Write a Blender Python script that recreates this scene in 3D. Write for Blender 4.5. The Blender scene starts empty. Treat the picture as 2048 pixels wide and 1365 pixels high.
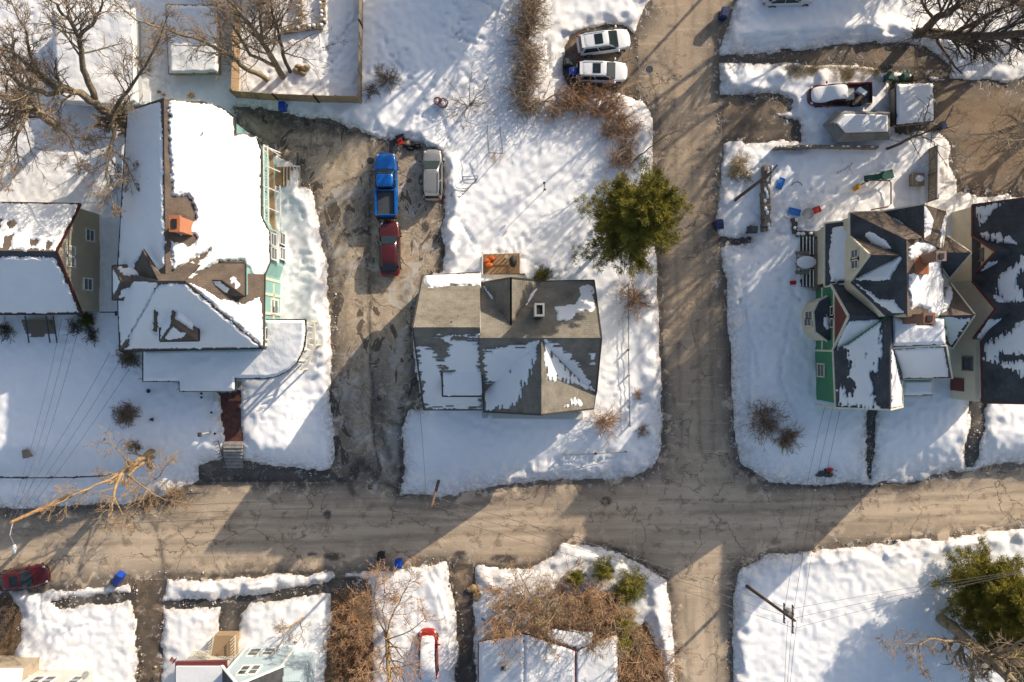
import bpy, math, random
import numpy as np
from mathutils import Vector
# ---------------------------------------------------------------- camera, world, sun, exposure
SC = bpy.context.scene
H = 60.0            # camera height above the street
S = 22.0            # photo pixels (2048 wide) per metre at street level
CX, CY = 1024.0, 682.5
cam = bpy.data.objects.new('camera', bpy.data.cameras.new('camera'))
SC.collection.objects.link(cam); SC.camera = cam
cam.location = (0, 0, H); cam.rotation_euler = (0, 0, 0)
cam.data.sensor_width = 36.0; cam.data.lens = 36.0 * H / (2048.0 / S)
cam.data.clip_start = 0.5; cam.data.clip_end = 5000
SUN_EL, SUN_AZ = math.radians(21.5), math.radians(45)
wd = bpy.data.worlds.new('World'); SC.world = wd; wd.use_nodes = True
wn = wd.node_tree; sky = wn.nodes.new('ShaderNodeTexSky'); sky.sky_type = 'NISHITA'; sky.sun_disc = False
sky.sun_elevation = SUN_EL; sky.sun_rotation = SUN_AZ; sky.dust_density = 2.2; sky.ozone_density = 1.0
bg = wn.nodes['Background']; wn.links.new(sky.outputs[0], bg.inputs[0]); bg.inputs[1].default_value = 0.14
sl = bpy.data.lights.new('sun', 'SUN'); sl.energy = 4.8; sl.angle = math.radians(0.5); sl.color = (1.0, 0.865, 0.69)
so = bpy.data.objects.new('sun', sl); SC.collection.objects.link(so)
sdir = Vector((-math.sin(SUN_AZ) * math.cos(SUN_EL), -math.cos(SUN_AZ) * math.cos(SUN_EL), -math.sin(SUN_EL)))
so.rotation_euler = sdir.to_track_quat('-Z', 'Y').to_euler(); so.location = (60, 60, 60)
SC.view_settings.view_transform = 'Standard'; SC.view_settings.look = 'None'
SC.view_settings.gamma = 1; SC.view_settings.exposure = 0.42
SC.cycles.max_bounces = 5; SC.cycles.diffuse_bounces = 3

# ---------------------------------------------------------------- helpers
def W(px, py, z):
    k = (H - z) / H / S
    return ((px - CX) * k, (CY - py) * k, z)
_rs = np.random.RandomState(7); _T = _rs.rand(256, 256)
def vnoise(x, y, s=0):
    x = np.asarray(x, float) + s * 17.3; y = np.asarray(y, float) + s * 9.1
    xi = np.floor(x).astype(int); yi = np.floor(y).astype(int); fx = x - xi; fy = y - yi
    fx = fx * fx * (3 - 2 * fx); fy = fy * fy * (3 - 2 * fy)
    g = lambda a, b: _T[a % 256, b % 256]
    return (g(xi, yi) * (1 - fx) + g(xi + 1, yi) * fx) * (1 - fy) + (g(xi, yi + 1) * (1 - fx) + g(xi + 1, yi + 1) * fx) * fy
def fbm(x, y, o=3, s=0):
    t = 0; a = .5
    for i in range(o):
        t = t + a * (vnoise(x * 2 ** i, y * 2 ** i, s + i) - .5); a *= .5
    return t * 2
def sdf(px, py, poly):
    """signed distance in px, positive inside"""
    px = np.asarray(px, float); py = np.asarray(py, float)
    d = np.full(px.shape, 1e9); ins = np.zeros(px.shape, bool); n = len(poly)
    for i in range(n):
        ax, ay = poly[i][:2]; bx, by = poly[(i + 1) % n][:2]
        ex, ey = bx - ax, by - ay; L = ex * ex + ey * ey + 1e-9
        t = np.clip(((px - ax) * ex + (py - ay) * ey) / L, 0, 1)
        d = np.minimum(d, (px - ax - t * ex) ** 2 + (py - ay - t * ey) ** 2)
        if ay != by:
            c = ((ay > py) != (by > py)) & (px < (bx - ax) * (py - ay) / (by - ay) + ax); ins ^= c
    d = np.sqrt(d); return np.where(ins, d, -d)
def pdist(px, py, line):
    px = np.asarray(px, float); py = np.asarray(py, float); d = np.full(px.shape, 1e9)
    for (ax, ay), (bx, by) in zip(line[:-1], line[1:]):
        ex, ey = bx - ax, by - ay; L = ex * ex + ey * ey + 1e-9
        t = np.clip(((px - ax) * ex + (py - ay) * ey) / L, 0, 1)
        d = np.minimum(d, np.hypot(px - ax - t * ex, py - ay - t * ey))
    return d
def sstep(a, b, x):
    t = np.clip((np.asarray(x, float) - a) / (b - a), 0, 1); return t * t * (3 - 2 * t)

def origin(o):
    v = Vector((0, 0, 0))
    while o is not None: v += o.location; o = o.parent
    return v
def mk(name, v, f, mat, parent=None, smooth=False, local=False, attr=None):
    me = bpy.data.meshes.new(name)
    if parent is not None and not local:
        q = origin(parent); v = [(a[0] - q.x, a[1] - q.y, a[2] - q.z) for a in v]
    me.from_pydata([tuple(map(float, a)) for a in v], [], f); me.update()
    if isinstance(mat, (list, tuple)):
        for m in mat: me.materials.append(m)
    elif mat: me.materials.append(mat)
    if smooth: me.polygons.foreach_set('use_smooth', [True] * len(me.polygons))
    if attr is not None:
        for k, a in attr.items():
            at = me.attributes.new(k, 'FLOAT', 'POINT'); at.data.foreach_set('value', np.asarray(a, np.float32))
    o = bpy.data.objects.new(name, me); SC.collection.objects.link(o)
    if parent is not None: o.parent = parent
    return o
def tag(o, label=None, cat=None, group=None, kind=None):
    if label: o['label'] = label
    if cat: o['category'] = cat
    if group: o['group'] = group
    if kind: o['kind'] = kind
    return o
def thing(name, label, cat, loc=(0, 0, 0), rz=0, group=None):
    o = bpy.data.objects.new(name, None); SC.collection.objects.link(o); o.empty_display_size = .3
    o.location = loc; o.rotation_euler = (0, 0, rz); return tag(o, label, cat, group)
def copy_tree(o, parent=None):
    c = o.copy(); SC.collection.objects.link(c)
    if parent is not None: c.parent = parent
    for ch in list(o.children): copy_tree(ch, c)
    return c
class MB:
    def __init__(s): s.v = []; s.f = []
    def add(s, v, f):
        b = len(s.v); s.v += [tuple(a) for a in v]; s.f += [tuple(b + i for i in q) for q in f]; return s
    def box(s, c, d, rz=0, tilt=0):
        x, y, z = c; a, b, h = d[0] / 2, d[1] / 2, d[2] / 2; cs, sn = math.cos(rz), math.sin(rz); v = []
        for k in (-h, h):
            for i, j in ((-a, -b), (a, -b), (a, b), (-a, b)):
                zz = z + k + i * tilt
                v.append((x + i * cs - j * sn, y + i * sn + j * cs, zz))
        return s.add(v, [(0, 3, 2, 1), (4, 5, 6, 7), (0, 1, 5, 4), (1, 2, 6, 5), (2, 3, 7, 6), (3, 0, 4, 7)])
    def taper(s, c, d0, d1, h, rz=0):
        x, y, z = c; cs, sn = math.cos(rz), math.sin(rz); v = []
        for k, d in ((0, d0), (h, d1)):
            for i, j in ((-1, -1), (1, -1), (1, 1), (-1, 1)):
                a, b = i * d[0] / 2, j * d[1] / 2; v.append((x + a * cs - b * sn, y + a * sn + b * cs, z + k))
        return s.add(v, [(0, 3, 2, 1), (4, 5, 6, 7), (0, 1, 5, 4), (1, 2, 6, 5), (2, 3, 7, 6), (3, 0, 4, 7)])
    def beam(s, a, b, w, h):
        a = Vector(a); b = Vector(b); d = b - a; L = d.length
        if L < 1e-6: return s
        d /= L; sd = d.cross(Vector((0, 0, 1)))
        if sd.length < 1e-3: sd = Vector((1, 0, 0))
        sd.normalize(); up = sd.cross(d); v = []
        for p in (a, b):
            for i, j in ((-1, -1), (1, -1), (1, 1), (-1, 1)): v.append(tuple(p + sd * i * w / 2 + up * j * h / 2))
        return s.add(v, [(0, 1, 2, 3), (7, 6, 5, 4), (0, 4, 5, 1), (1, 5, 6, 2), (2, 6, 7, 3), (3, 7, 4, 0)])
    def tube(s, pts, rad, n=6, cap=True):
        pts = [Vector(p) for p in pts]; m = len(pts)
        if not hasattr(rad, '__len__'): rad = [rad] * m
        v = []; f = []; ref = None
        for i, p in enumerate(pts):
            d = (pts[min(i + 1, m - 1)] - pts[max(i - 1, 0)])
            if d.length < 1e-9: d = Vector((0, 0, 1))
            d.normalize()
            if ref is None or abs(ref.dot(d)) > .95: ref = Vector((1, 0, 0)) if abs(d.x) < .8 else Vector((0, 1, 0))
            a = d.cross(ref).normalized(); b = d.cross(a); ref = b.cross(d) * -1 if False else ref
            for k in range(n):
                t = 2 * math.pi * k / n; v.append(tuple(p + (a * math.cos(t) + b * math.sin(t)) * rad[i]))
        for i in range(m - 1):
            for k in range(n):
                k2 = (k + 1) % n; f.append((i * n + k, i * n + k2, (i + 1) * n + k2, (i + 1) * n + k))
        if cap: f.append(tuple(range(n - 1, -1, -1))); f.append(tuple((m - 1) * n + k for k in range(n)))
        return s.add(v, f)
    def prism(s, poly, z0, z1):
        """poly: world (x,y) list; z0, z1 numbers or lists"""
        n = len(poly)
        a = sum(poly[i][0] * poly[(i + 1) % n][1] - poly[(i + 1) % n][0] * poly[i][1] for i in range(n))
        idx = list(range(n)) if a > 0 else list(range(n - 1, -1, -1))
        Z0 = z0 if hasattr(z0, '__len__') else [z0] * n; Z1 = z1 if hasattr(z1, '__len__') else [z1] * n
        v = [(poly[i][0], poly[i][1], Z0[i]) for i in idx] + [(poly[i][0], poly[i][1], Z1[i]) for i in idx]
        f = [tuple(range(n - 1, -1, -1)), tuple(range(n, 2 * n))]
        for i in range(n): j = (i + 1) % n; f.append((i, j, n + j, n + i))
        return s.add(v, f)
    def ball(s, c, r, n=8, m=5):
        rx, ry, rz = r if hasattr(r, '__len__') else (r, r, r); v = [(c[0], c[1], c[2] - rz)]; f = []
        for i in range(1, m):
            t = -math.pi / 2 + math.pi * i / m
            for k in range(n):
                p = 2 * math.pi * k / n
                v.append((c[0] + rx * math.cos(t) * math.cos(p), c[1] + ry * math.cos(t) * math.sin(p), c[2] + rz * math.sin(t)))
        v.append((c[0], c[1], c[2] + rz)); T = len(v) - 1
        for k in range(n): f.append((0, 1 + (k + 1) % n, 1 + k)); f.append((T, 1 + (m - 2) * n + k, 1 + (m - 2) * n + (k + 1) % n))
        for i in range(m - 2):
            for k in range(n):
                a = 1 + i * n; f.append((a + k, a + (k + 1) % n, a + n + (k + 1) % n, a + n + k))
        return s.add(v, f)
    def out(s, name, mat, parent=None, smooth=False, local=False): return mk(name, s.v, s.f, mat, parent, smooth, local)

# ---------------------------------------------------------------- materials
def mat(name, col, rough=.8, metal=0.0, noise=0.0, nscale=2.0, bump=0.0, bscale=20.0, coat=0.0, spec=.5, col2=None, lo=.35, hi=.65, nstretch=None):
    m = bpy.data.materials.new(name); m.use_nodes = True; nt = m.node_tree; b = nt.nodes['Principled BSDF']
    b.inputs['Base Color'].default_value = (*col, 1); b.inputs['Roughness'].default_value = rough
    b.inputs['Metallic'].default_value = metal; b.inputs['Coat Weight'].default_value = coat; b.inputs['Specular IOR Level'].default_value = spec
    tc = nt.nodes.new('ShaderNodeNewGeometry')
    src = tc.outputs['Position']
    if nstretch:
        mp = nt.nodes.new('ShaderNodeMapping'); mp.inputs['Scale'].default_value = nstretch; nt.links.new(src, mp.inputs[0]); src = mp.outputs[0]
    if noise or col2:
        n = nt.nodes.new('ShaderNodeTexNoise'); n.inputs['Scale'].default_value = nscale; n.inputs['Detail'].default_value = 6; n.inputs['Roughness'].default_value = .62
        nt.links.new(src, n.inputs['Vector'])
        r = nt.nodes.new('ShaderNodeValToRGB'); e = r.color_ramp.elements
        e[0].position = lo; e[1].position = hi
        if col2: e[0].color = (*col, 1); e[1].color = (*col2, 1)
        else:
            e[0].color = (*[c * (1 - noise) for c in col], 1); e[1].color = (*[min(1, c * (1 + noise)) for c in col], 1)
        nt.links.new(n.outputs[0], r.inputs[0]); nt.links.new(r.outputs[0], b.inputs['Base Color'])
    if bump:
        n2 = nt.nodes.new('ShaderNodeTexNoise'); n2.inputs['Scale'].default_value = bscale; n2.inputs['Detail'].default_value = 5
        nt.links.new(src, n2.inputs['Vector'])
        bp = nt.nodes.new('ShaderNodeBump'); bp.inputs['Strength'].default_value = 1; bp.inputs['Distance'].default_value = bump
        nt.links.new(n2.outputs[0], bp.inputs['Height']); nt.links.new(bp.outputs[0], b.inputs['Normal'])
    return m
def N(nt, t, **k):
    n = nt.nodes.new(t)
    for a, v in k.items():
        if a.startswith('i_'):
            key = a[2:]; key = int(key) if key.isdigit() else key.replace('_', ' ')
            n.inputs[key].default_value = v
        else: setattr(n, a, v)
    return n
def ramp(nt, src, stops):
    r = nt.nodes.new('ShaderNodeValToRGB'); e = r.color_ramp.elements
    while len(e) < len(stops): e.new(.5)
    for q, (p, c) in zip(e, stops): q.position = p; q.color = (*c, 1) if hasattr(c, '__len__') else (c, c, c, 1)
    nt.links.new(src, r.inputs[0]); return r.outputs[0]
def mixc(nt, fac, a, b, mode='MIX'):
    m = nt.nodes.new('ShaderNodeMix'); m.data_type = 'RGBA'; m.blend_type = mode
    for i, x in ((0, fac), (6, a), (7, b)):
        if hasattr(x, 'is_linked') or hasattr(x, 'links'): nt.links.new(x, m.inputs[i])
        elif i == 0: m.inputs[0].default_value = x
        else: m.inputs[i].default_value = (*x, 1)
    return m.outputs[2]
def math_(nt, op, a, b=0.0, clamp=False):
    m = nt.nodes.new('ShaderNodeMath'); m.operation = op; m.use_clamp = clamp
    for i, x in ((0, a), (1, b)):
        if hasattr(x, 'links'): nt.links.new(x, m.inputs[i])
        else: m.inputs[i].default_value = x
    return m.outputs[0]
def base_mat(name):
    m = bpy.data.materials.new(name); m.use_nodes = True; nt = m.node_tree
    return m, nt, nt.nodes['Principled BSDF'], N(nt, 'ShaderNodeNewGeometry').outputs['Position']
def mapped(nt, pos, sc, rot=(0, 0, 0)):
    mp = N(nt, 'ShaderNodeMapping'); mp.inputs['Scale'].default_value = sc; mp.inputs['Rotation'].default_value = rot; nt.links.new(pos, mp.inputs[0]); return mp.outputs[0]
def noise(nt, pos, sc, det=5, rough=.6, dist=0.0):
    n = N(nt, 'ShaderNodeTexNoise'); n.inputs['Scale'].default_value = sc; n.inputs['Detail'].default_value = det
    n.inputs['Roughness'].default_value = rough; n.inputs['Distortion'].default_value = dist; nt.links.new(pos, n.inputs['Vector']); return n.outputs[0]

# snow: white, dirty where the 'dirt' attribute says (road splash), small crust bumps
def snow_mat(name, lump=.05, dirt=True, k=1.0):
    m, nt, b, pos = base_mat(name)
    col = ramp(nt, noise(nt, pos, .35, 4), [(.3, (.79 * k, .80 * k, .82 * k)), (.7, (.87 * k, .87 * k, .865 * k))])
    if dirt:
        at = N(nt, 'ShaderNodeAttribute', attribute_name='dirt').outputs['Fac']
        d = math_(nt, 'MULTIPLY', at, ramp(nt, noise(nt, pos, 2.6, 8, .75), [(.36, 0.0), (.60, 1.0)]), True)
        col = mixc(nt, d, col, (.27, .20, .14))
        sp = ramp(nt, noise(nt, pos, 9, 6, .8), [(.66, 0.0), (.72, 1.0)])
        col = mixc(nt, math_(nt, 'MULTIPLY', sp, math_(nt, 'MULTIPLY', at, .8)), col, (.10, .08, .06))
    nt.links.new(col, b.inputs['Base Color']); b.inputs['Roughness'].default_value = .65
    b.inputs['Specular IOR Level'].default_value = .25
    msk = ramp(nt, noise(nt, pos, .12, 3), [(.42, .10), (.62, .9)])
    h = math_(nt, 'ADD', math_(nt, 'MULTIPLY', math_(nt, 'MULTIPLY', noise(nt, pos, 2.4, 7, .7, .6), msk), .55), math_(nt, 'MULTIPLY', noise(nt, mapped(nt, pos, (1, .45, 1), (0, 0, .6)), 7, 5, .65), .30))
    bp = N(nt, 'ShaderNodeBump'); bp.inputs['Distance'].default_value = lump; bp.inputs['Strength'].default_value = 1
    nt.links.new(h, bp.inputs['Height']); nt.links.new(bp.outputs[0], b.inputs['Normal']); return m
M = {}
M['snow'] = snow_mat('snow', .04); M['roofsnow'] = snow_mat('roof snow', .07, False, .88)
def asphalt(name, c0, c1, streak, wet_shade_col=(.035, .032, .03), swirl=False, second=None):
    m, nt, b, pos = base_mat(name)
    big = noise(nt, pos, .22, 6, .6, .4)
    col = ramp(nt, big, [(.32, c0), (.62, c1)])
    st = noise(nt, mapped(nt, pos, streak), 1.0, 5, .6, .3)
    if second:      # the side street is browner and worn along its own direction; it blends into the cross street
        sep = N(nt, 'ShaderNodeSeparateXYZ'); nt.links.new(pos, sep.inputs[0]); yy = math_(nt, 'ADD', sep.outputs[1], math_(nt, 'MULTIPLY', noise(nt, pos, .2, 3), 4.0))
        f = math_(nt, 'DIVIDE', math_(nt, 'ADD', yy, 12.0), 12.0, True)
        f2 = math_(nt, 'MAXIMUM', f, math_(nt, 'DIVIDE', math_(nt, 'SUBTRACT', -18.0, yy), 3.0, True))
        col = mixc(nt, f, col, ramp(nt, big, [(.32, second[0]), (.62, second[1])]))
        st2 = noise(nt, mapped(nt, pos, second[2]), 1.0, 5, .6, .3)
        mm = N(nt, 'ShaderNodeMix'); nt.links.new(f2, mm.inputs[0]); nt.links.new(st, mm.inputs[2]); nt.links.new(st2, mm.inputs[3]); st = mm.outputs[0]
    col = mixc(nt, ramp(nt, st, [(.40, .62), (.55, 0.0)]), col, tuple(x * .38 for x in c0))
    fine = noise(nt, pos, 14, 4, .7)
    col = mixc(nt, .5, col, ramp(nt, fine, [(.3, tuple(x * .7 for x in c0)), (.7, tuple(x * 1.25 for x in c1))]))
    col = mixc(nt, ramp(nt, noise(nt, pos, .8, 7, .75, .5), [(.55, 0.0), (.61, .6)]), col, tuple(x * .42 for x in c0))
    col = mixc(nt, ramp(nt, noise(nt, mapped(nt, pos, streak), 3.0, 6, .7, .4), [(.55, 0.0), (.7, .35)]), col, tuple(min(1, x * 1.35) for x in c1))
    col = mixc(nt, ramp(nt, noise(nt, pos, 2.2, 8, .8, .3), [(.665, 0.0), (.70, .8)]), col, (.62, .60, .58))
    if swirl:
        wv = noise(nt, pos, .55, 3, .5, 2.2)
        col = mixc(nt, ramp(nt, wv, [(.46, 0.0), (.50, .42), (.515, .42), (.56, 0.0)]), col, (.60, .53, .43))
        wv2 = noise(nt, mapped(nt, pos, (1.3, .6, 1)), .45, 4, .55, 1.4)
        col = mixc(nt, ramp(nt, wv2, [(.575, 0.0), (.588, .6), (.60, .6), (.61, 0.0)]), col, (.55, .47, .36))
        col = mixc(nt, ramp(nt, wv2, [(.597, 0.0), (.61, .85)]), col, (.085, .062, .04))
        col = mixc(nt, ramp(nt, noise(nt, pos, .3, 5, .6, 1.5), [(.56, 0.0), (.62, .55)]), col, (.52, .49, .45))
    # cracks
    vo = N(nt, 'ShaderNodeTexVoronoi', feature='DISTANCE_TO_EDGE'); vo.inputs['Scale'].default_value = .16
    dist = N(nt, 'ShaderNodeVectorMath', operation='ADD'); nz = N(nt, 'ShaderNodeTexNoise'); nz.inputs['Scale'].default_value = .9; nz.inputs['Detail'].default_value = 6
    nt.links.new(pos, nz.inputs['Vector']); sc = N(nt, 'ShaderNodeVectorMath', operation='SCALE'); sc.inputs['Scale'].default_value = 2.2
    nt.links.new(nz.outputs['Color'], sc.inputs[0]); nt.links.new(pos, dist.inputs[0]); nt.links.new(sc.outputs[0], dist.inputs[1]); nt.links.new(dist.outputs[0], vo.inputs['Vector'])
    gate = ramp(nt, noise(nt, pos, .13, 2), [(.44, 0.0), (.52, 1.0)])
    ck = ramp(nt, vo.outputs['Distance'], [(.003, 1.0), (.009, 0.0)])
    col = mixc(nt, math_(nt, 'MULTIPLY', math_(nt, 'MULTIPLY', ck, gate), .6), col, (.03, .027, .023))
    # meltwater and grey slush next to the snow
    at = N(nt, 'ShaderNodeAttribute', attribute_name='wet').outputs['Fac']
    w = math_(nt, 'MULTIPLY', at, ramp(nt, noise(nt, pos, .55, 7, .65, .8), [(.40, 0.0), (.455, 1.0)]), True)
    col = mixc(nt, math_(nt, 'MULTIPLY', w, .72), col, wet_shade_col)
    col = mixc(nt, math_(nt, 'MULTIPLY', at, ramp(nt, noise(nt, pos, 1.7, 8, .75, .6), [(.57, 0.0), (.61, .75)]), True), col, (.50, .48, .46))
    dk = math_(nt, 'MULTIPLY', N(nt, 'ShaderNodeAttribute', attribute_name='dark').outputs['Fac'], ramp(nt, noise(nt, pos, 1.3, 6, .7, .5), [(.36, .15), (.52, 1.0)]), True)  # seams, tracks and wet streaks, plus a pole lamp's shadow painted in
    col = mixc(nt, math_(nt, 'MULTIPLY', dk, .85), col, wet_shade_col)
    nt.links.new(col, b.inputs['Base Color'])
    rg = mixc(nt, w, (.9, .9, .9), (.35, .35, .35)); nt.links.new(rg, b.inputs['Roughness'])
    bp = N(nt, 'ShaderNodeBump'); bp.inputs['Distance'].default_value = .015; bp.inputs['Strength'].default_value = 1
    nt.links.new(math_(nt, 'ADD', noise(nt, pos, 6, 6, .6), math_(nt, 'MULTIPLY', ck, -1.0)), bp.inputs['Height']); nt.links.new(bp.outputs[0], b.inputs['Normal'])
    b.inputs['Specular IOR Level'].default_value = .3
    return m
M['road_h'] = M['road_v'] = asphalt('salted street asphalt', (.40, .305, .21), (.60, .475, .34), (.07, .85, 1), second=((.215, .155, .10), (.31, .228, .15), (.8, .06, 1)))
M['drive'] = asphalt('iced driveway asphalt', (.28, .21, .14), (.47, .37, .26), (.5, .12, 1), swirl=True)
M['drive_d'] = asphalt('worn side driveway', (.18, .13, .082), (.29, .21, .14), (.15, .5, 1))
M['walk'] = asphalt('damp concrete walk', (.10, .088, .075), (.17, .145, .12), (.4, .4, 1))
M['brickwalk'] = mat('red stained walk', (.055, .018, .014), .7, noise=.5, nscale=3, bump=.02, bscale=14, col2=(.13, .045, .032))
M['soil'] = mat('leaf littered soil', (.075, .045, .024), .95, col2=(.19, .125, .07), nscale=2.4, bump=.08, bscale=6)
def shingle(name, c0, c1, rot=0, moss=None):
    m, nt, b, pos = base_mat(name)
    bk = N(nt, 'ShaderNodeTexBrick'); bk.offset = .5
    bk.inputs['Scale'].default_value = 1; bk.inputs['Brick Width'].default_value = .45; bk.inputs['Row Height'].default_value = .17; bk.inputs['Mortar Size'].default_value = .012
    bk.inputs['Color1'].default_value = (*c0, 1); bk.inputs['Color2'].default_value = (*c1, 1); bk.inputs['Mortar'].default_value = (*[x * .5 for x in c0], 1)
    nt.links.new(mapped(nt, pos, (1, 1, 1), (0, 0, rot)), bk.inputs['Vector'])
    col = mixc(nt, .75, bk.outputs[0], ramp(nt, noise(nt, pos, .7, 8, .7), [(.3, tuple(x * .55 for x in c0)), (.7, tuple(x * 1.3 for x in c1))]))
    if moss: col = mixc(nt, ramp(nt, noise(nt, pos, 1.6, 7, .7), [(.52, 0.0), (.7, .6)]), col, moss)
    nt.links.new(col, b.inputs['Base Color']); b.inputs['Roughness'].default_value = .9
    bp = N(nt, 'ShaderNodeBump'); bp.inputs['Distance'].default_value = .02; bp.inputs['Strength'].default_value = 1
    nt.links.new(bk.outputs['Fac'], bp.inputs['Height']); bp.invert = True; nt.links.new(bp.outputs[0], b.inputs['Normal']); return m
M['sh_brown'] = shingle('brown weathered and sunlit shingle', (.085, .062, .047), (.125, .095, .075))  # on the green house it colours the sunlit slopes of a charcoal roof
M['sh_grey'] = shingle('grey weathered shingle', (.135, .122, .10), (.20, .182, .15), 0, (.20, .17, .12))
M['sh_grey2'] = shingle('grey weathered shingle on cross gable', (.135, .122, .10), (.20, .182, .15), math.pi / 2, (.20, .17, .12))
M['sh_dark'] = shingle('charcoal shingle', (.042, .045, .05), (.075, .078, .085))
M['sh_dark2'] = shingle('charcoal shingle on cross gable', (.042, .045, .05), (.075, .078, .085), math.pi / 2)
def siding(name, c, per=.13):
    m, nt, b, pos = base_mat(name)
    sep = N(nt, 'ShaderNodeSeparateXYZ'); nt.links.new(pos, sep.inputs[0])
    fr = math_(nt, 'FRACT', math_(nt, 'DIVIDE', sep.outputs[2], per))
    col = mixc(nt, ramp(nt, fr, [(.0, 1.0), (.10, 0.0)]), c, tuple(x * .55 for x in c))
    col = mixc(nt, ramp(nt, noise(nt, pos, 1.2, 6, .7), [(.4, 0.0), (.8, .35)]), col, tuple(x * .6 for x in c))
    nt.links.new(col, b.inputs['Base Color']); b.inputs['Roughness'].default_value = .75
    bp = N(nt, 'ShaderNodeBump'); bp.inputs['Distance'].default_value = .015; nt.links.new(fr, bp.inputs['Height']); nt.links.new(bp.outputs[0], b.inputs['Normal']); return m
M['teal'] = siding('pale teal siding', (.22, .42, .40)); M['cream'] = siding('cream siding', (.66, .58, .42)); M['cream2'] = siding('beige stucco siding', (.74, .66, .50), .2)
M['green'] = siding('green painted siding', (.045, .21, .10)); M['redwood'] = siding('dark red siding', (.17, .05, .04)); M['ltblue'] = siding('light blue siding', (.40, .50, .55))
M['greysid'] = siding('grey siding', (.38, .40, .41)); M['whitesid'] = siding('white siding', (.52, .51, .47)); M['tansid'] = siding('tan siding', (.40, .33, .24))
M['trim'] = mat('white trim paint', (.72, .71, .67), .6, noise=.12, nscale=3); M['creamtrim'] = mat('cream trim paint', (.62, .56, .42), .6, noise=.1, nscale=3)
M['darktrim'] = mat('dark gutter paint', (.03, .028, .028), .5); M['redtrim'] = mat('maroon trim', (.13, .03, .028), .6)
M['glass'] = mat('window glass', (.04, .05, .06), .06, spec=.9); M['carglass'] = mat('car glass', (.012, .02, .024), .08, spec=.45)
def brick(name, c0, c1):
    m, nt, b, pos = base_mat(name)
    sep = N(nt, 'ShaderNodeSeparateXYZ'); nt.links.new(pos, sep.inputs[0]); cb = N(nt, 'ShaderNodeCombineXYZ')
    nt.links.new(math_(nt, 'ADD', sep.outputs[0], sep.outputs[1]), cb.inputs[0]); nt.links.new(sep.outputs[2], cb.inputs[1])
    bk = N(nt, 'ShaderNodeTexBrick'); bk.inputs['Scale'].default_value = 1; bk.inputs['Brick Width'].default_value = .22; bk.inputs['Row Height'].default_value = .075; bk.inputs['Mortar Size'].default_value = .01
    bk.inputs['Color1'].default_value = (*c0, 1); bk.inputs['Color2'].default_value = (*c1, 1); bk.inputs['Mortar'].default_value = (.3, .27, .23, 1)
    nt.links.new(cb.outputs[0], bk.inputs['Vector'])
    col = mixc(nt, .5, bk.outputs[0], ramp(nt, noise(nt, pos, 3, 6), [(.3, c0), (.7, c1)])); nt.links.new(col, b.inputs['Base Color']); b.inputs['Roughness'].default_value = .9; return m
M['brick'] = brick('orange red brick', (.34, .10, .04), (.46, .16, .06)); M['brick2'] = brick('brown brick', (.17, .07, .04), (.26, .11, .06))
M['wood'] = mat('weathered deck wood', (.20, .115, .055), .8, col2=(.36, .22, .11), nscale=6, nstretch=(1, 6, 1), bump=.01)
M['greywood'] = mat('grey fence wood', (.15, .12, .09), .9, col2=(.27, .22, .16), nscale=4, nstretch=(4, 4, .6), bump=.01)
M['tanwood'] = mat('tan fence wood', (.22, .15, .085), .9, col2=(.38, .27, .16), nscale=4, nstretch=(4, 4, .6), bump=.01)
M['pole'] = mat('creosoted pole wood', (.07, .045, .032), .85, col2=(.13, .08, .05), nscale=8, bump=.01)
M['poleo'] = mat('orange weathered pole wood', (.26, .14, .06), .85, col2=(.38, .22, .10), nscale=8, bump=.01)
M['bark'] = mat('grey brown bark', (.12, .09, .055), .95, col2=(.27, .215, .14), nscale=4, bump=.05, bscale=9)
M['twig'] = mat('grey brown twigs', (.24, .175, .12), .9, noise=.3, nscale=1)
M['barkd'] = mat('dark bark', (.06, .045, .03), .95, col2=(.13, .10, .07), nscale=4, bump=.05, bscale=9)
M['barky'] = mat('ochre bark', (.22, .14, .065), .95, col2=(.36, .25, .13), nscale=4, bump=.04, bscale=9)
M['twigy'] = mat('straw coloured twigs', (.30, .20, .11), .9, noise=.3, nscale=1)
M['twigr'] = mat('red brown twigs', (.27, .145, .075), .9, col2=(.46, .29, .165), nscale=.8)
M['twigd'] = mat('dark twigs', (.12, .092, .075), .9, noise=.3, nscale=1)
M['drygrass'] = mat('dry pale grass', (.32, .24, .12), .9, col2=(.52, .42, .25), nscale=3)
def leafmat(name, a, bb):
    m, nt, b, pos = base_mat(name)
    nt.links.new(ramp(nt, noise(nt, pos, 1.3, 5, .7), [(.35, a), (.65, bb)]), b.inputs['Base Color']); b.inputs['Roughness'].default_value = .7
    b.inputs['Specular IOR Level'].default_value = .2; return m
M['needle'] = leafmat('olive pine needles', (.085, .088, .012), (.27, .225, .035)); M['needled'] = leafmat('dark green needles', (.045, .06, .014), (.15, .145, .03))
M['juniper'] = leafmat('bright juniper leaves', (.10, .105, .014), (.27, .24, .04))
M['concrete'] = mat('grey concrete', (.20, .185, .165), .9, col2=(.33, .31, .28), nscale=2.5, bump=.01)
M['stone'] = mat('rubble stone', (.13, .10, .07), .95, col2=(.30, .24, .17), nscale=3.5, bump=.08, bscale=5)
M['black'] = mat('black rubber', (.012, .012, .013), .7); M['dgrey'] = mat('dark grey plastic', (.04, .045, .05), .6); M['steel'] = mat('galvanised steel', (.35, .35, .35), .45, .6)
M['chrome'] = mat('bright metal', (.55, .55, .55), .3, .8); M['bluebin'] = mat('blue bin plastic', (.003, .045, .33), .4, noise=.15, nscale=3)
M['navybin'] = mat('navy bin plastic', (.006, .016, .075), .45); M['red'] = mat('red plastic', (.42, .02, .012), .45); M['lblue'] = mat('light blue plastic', (.02, .16, .48), .45)
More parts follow.
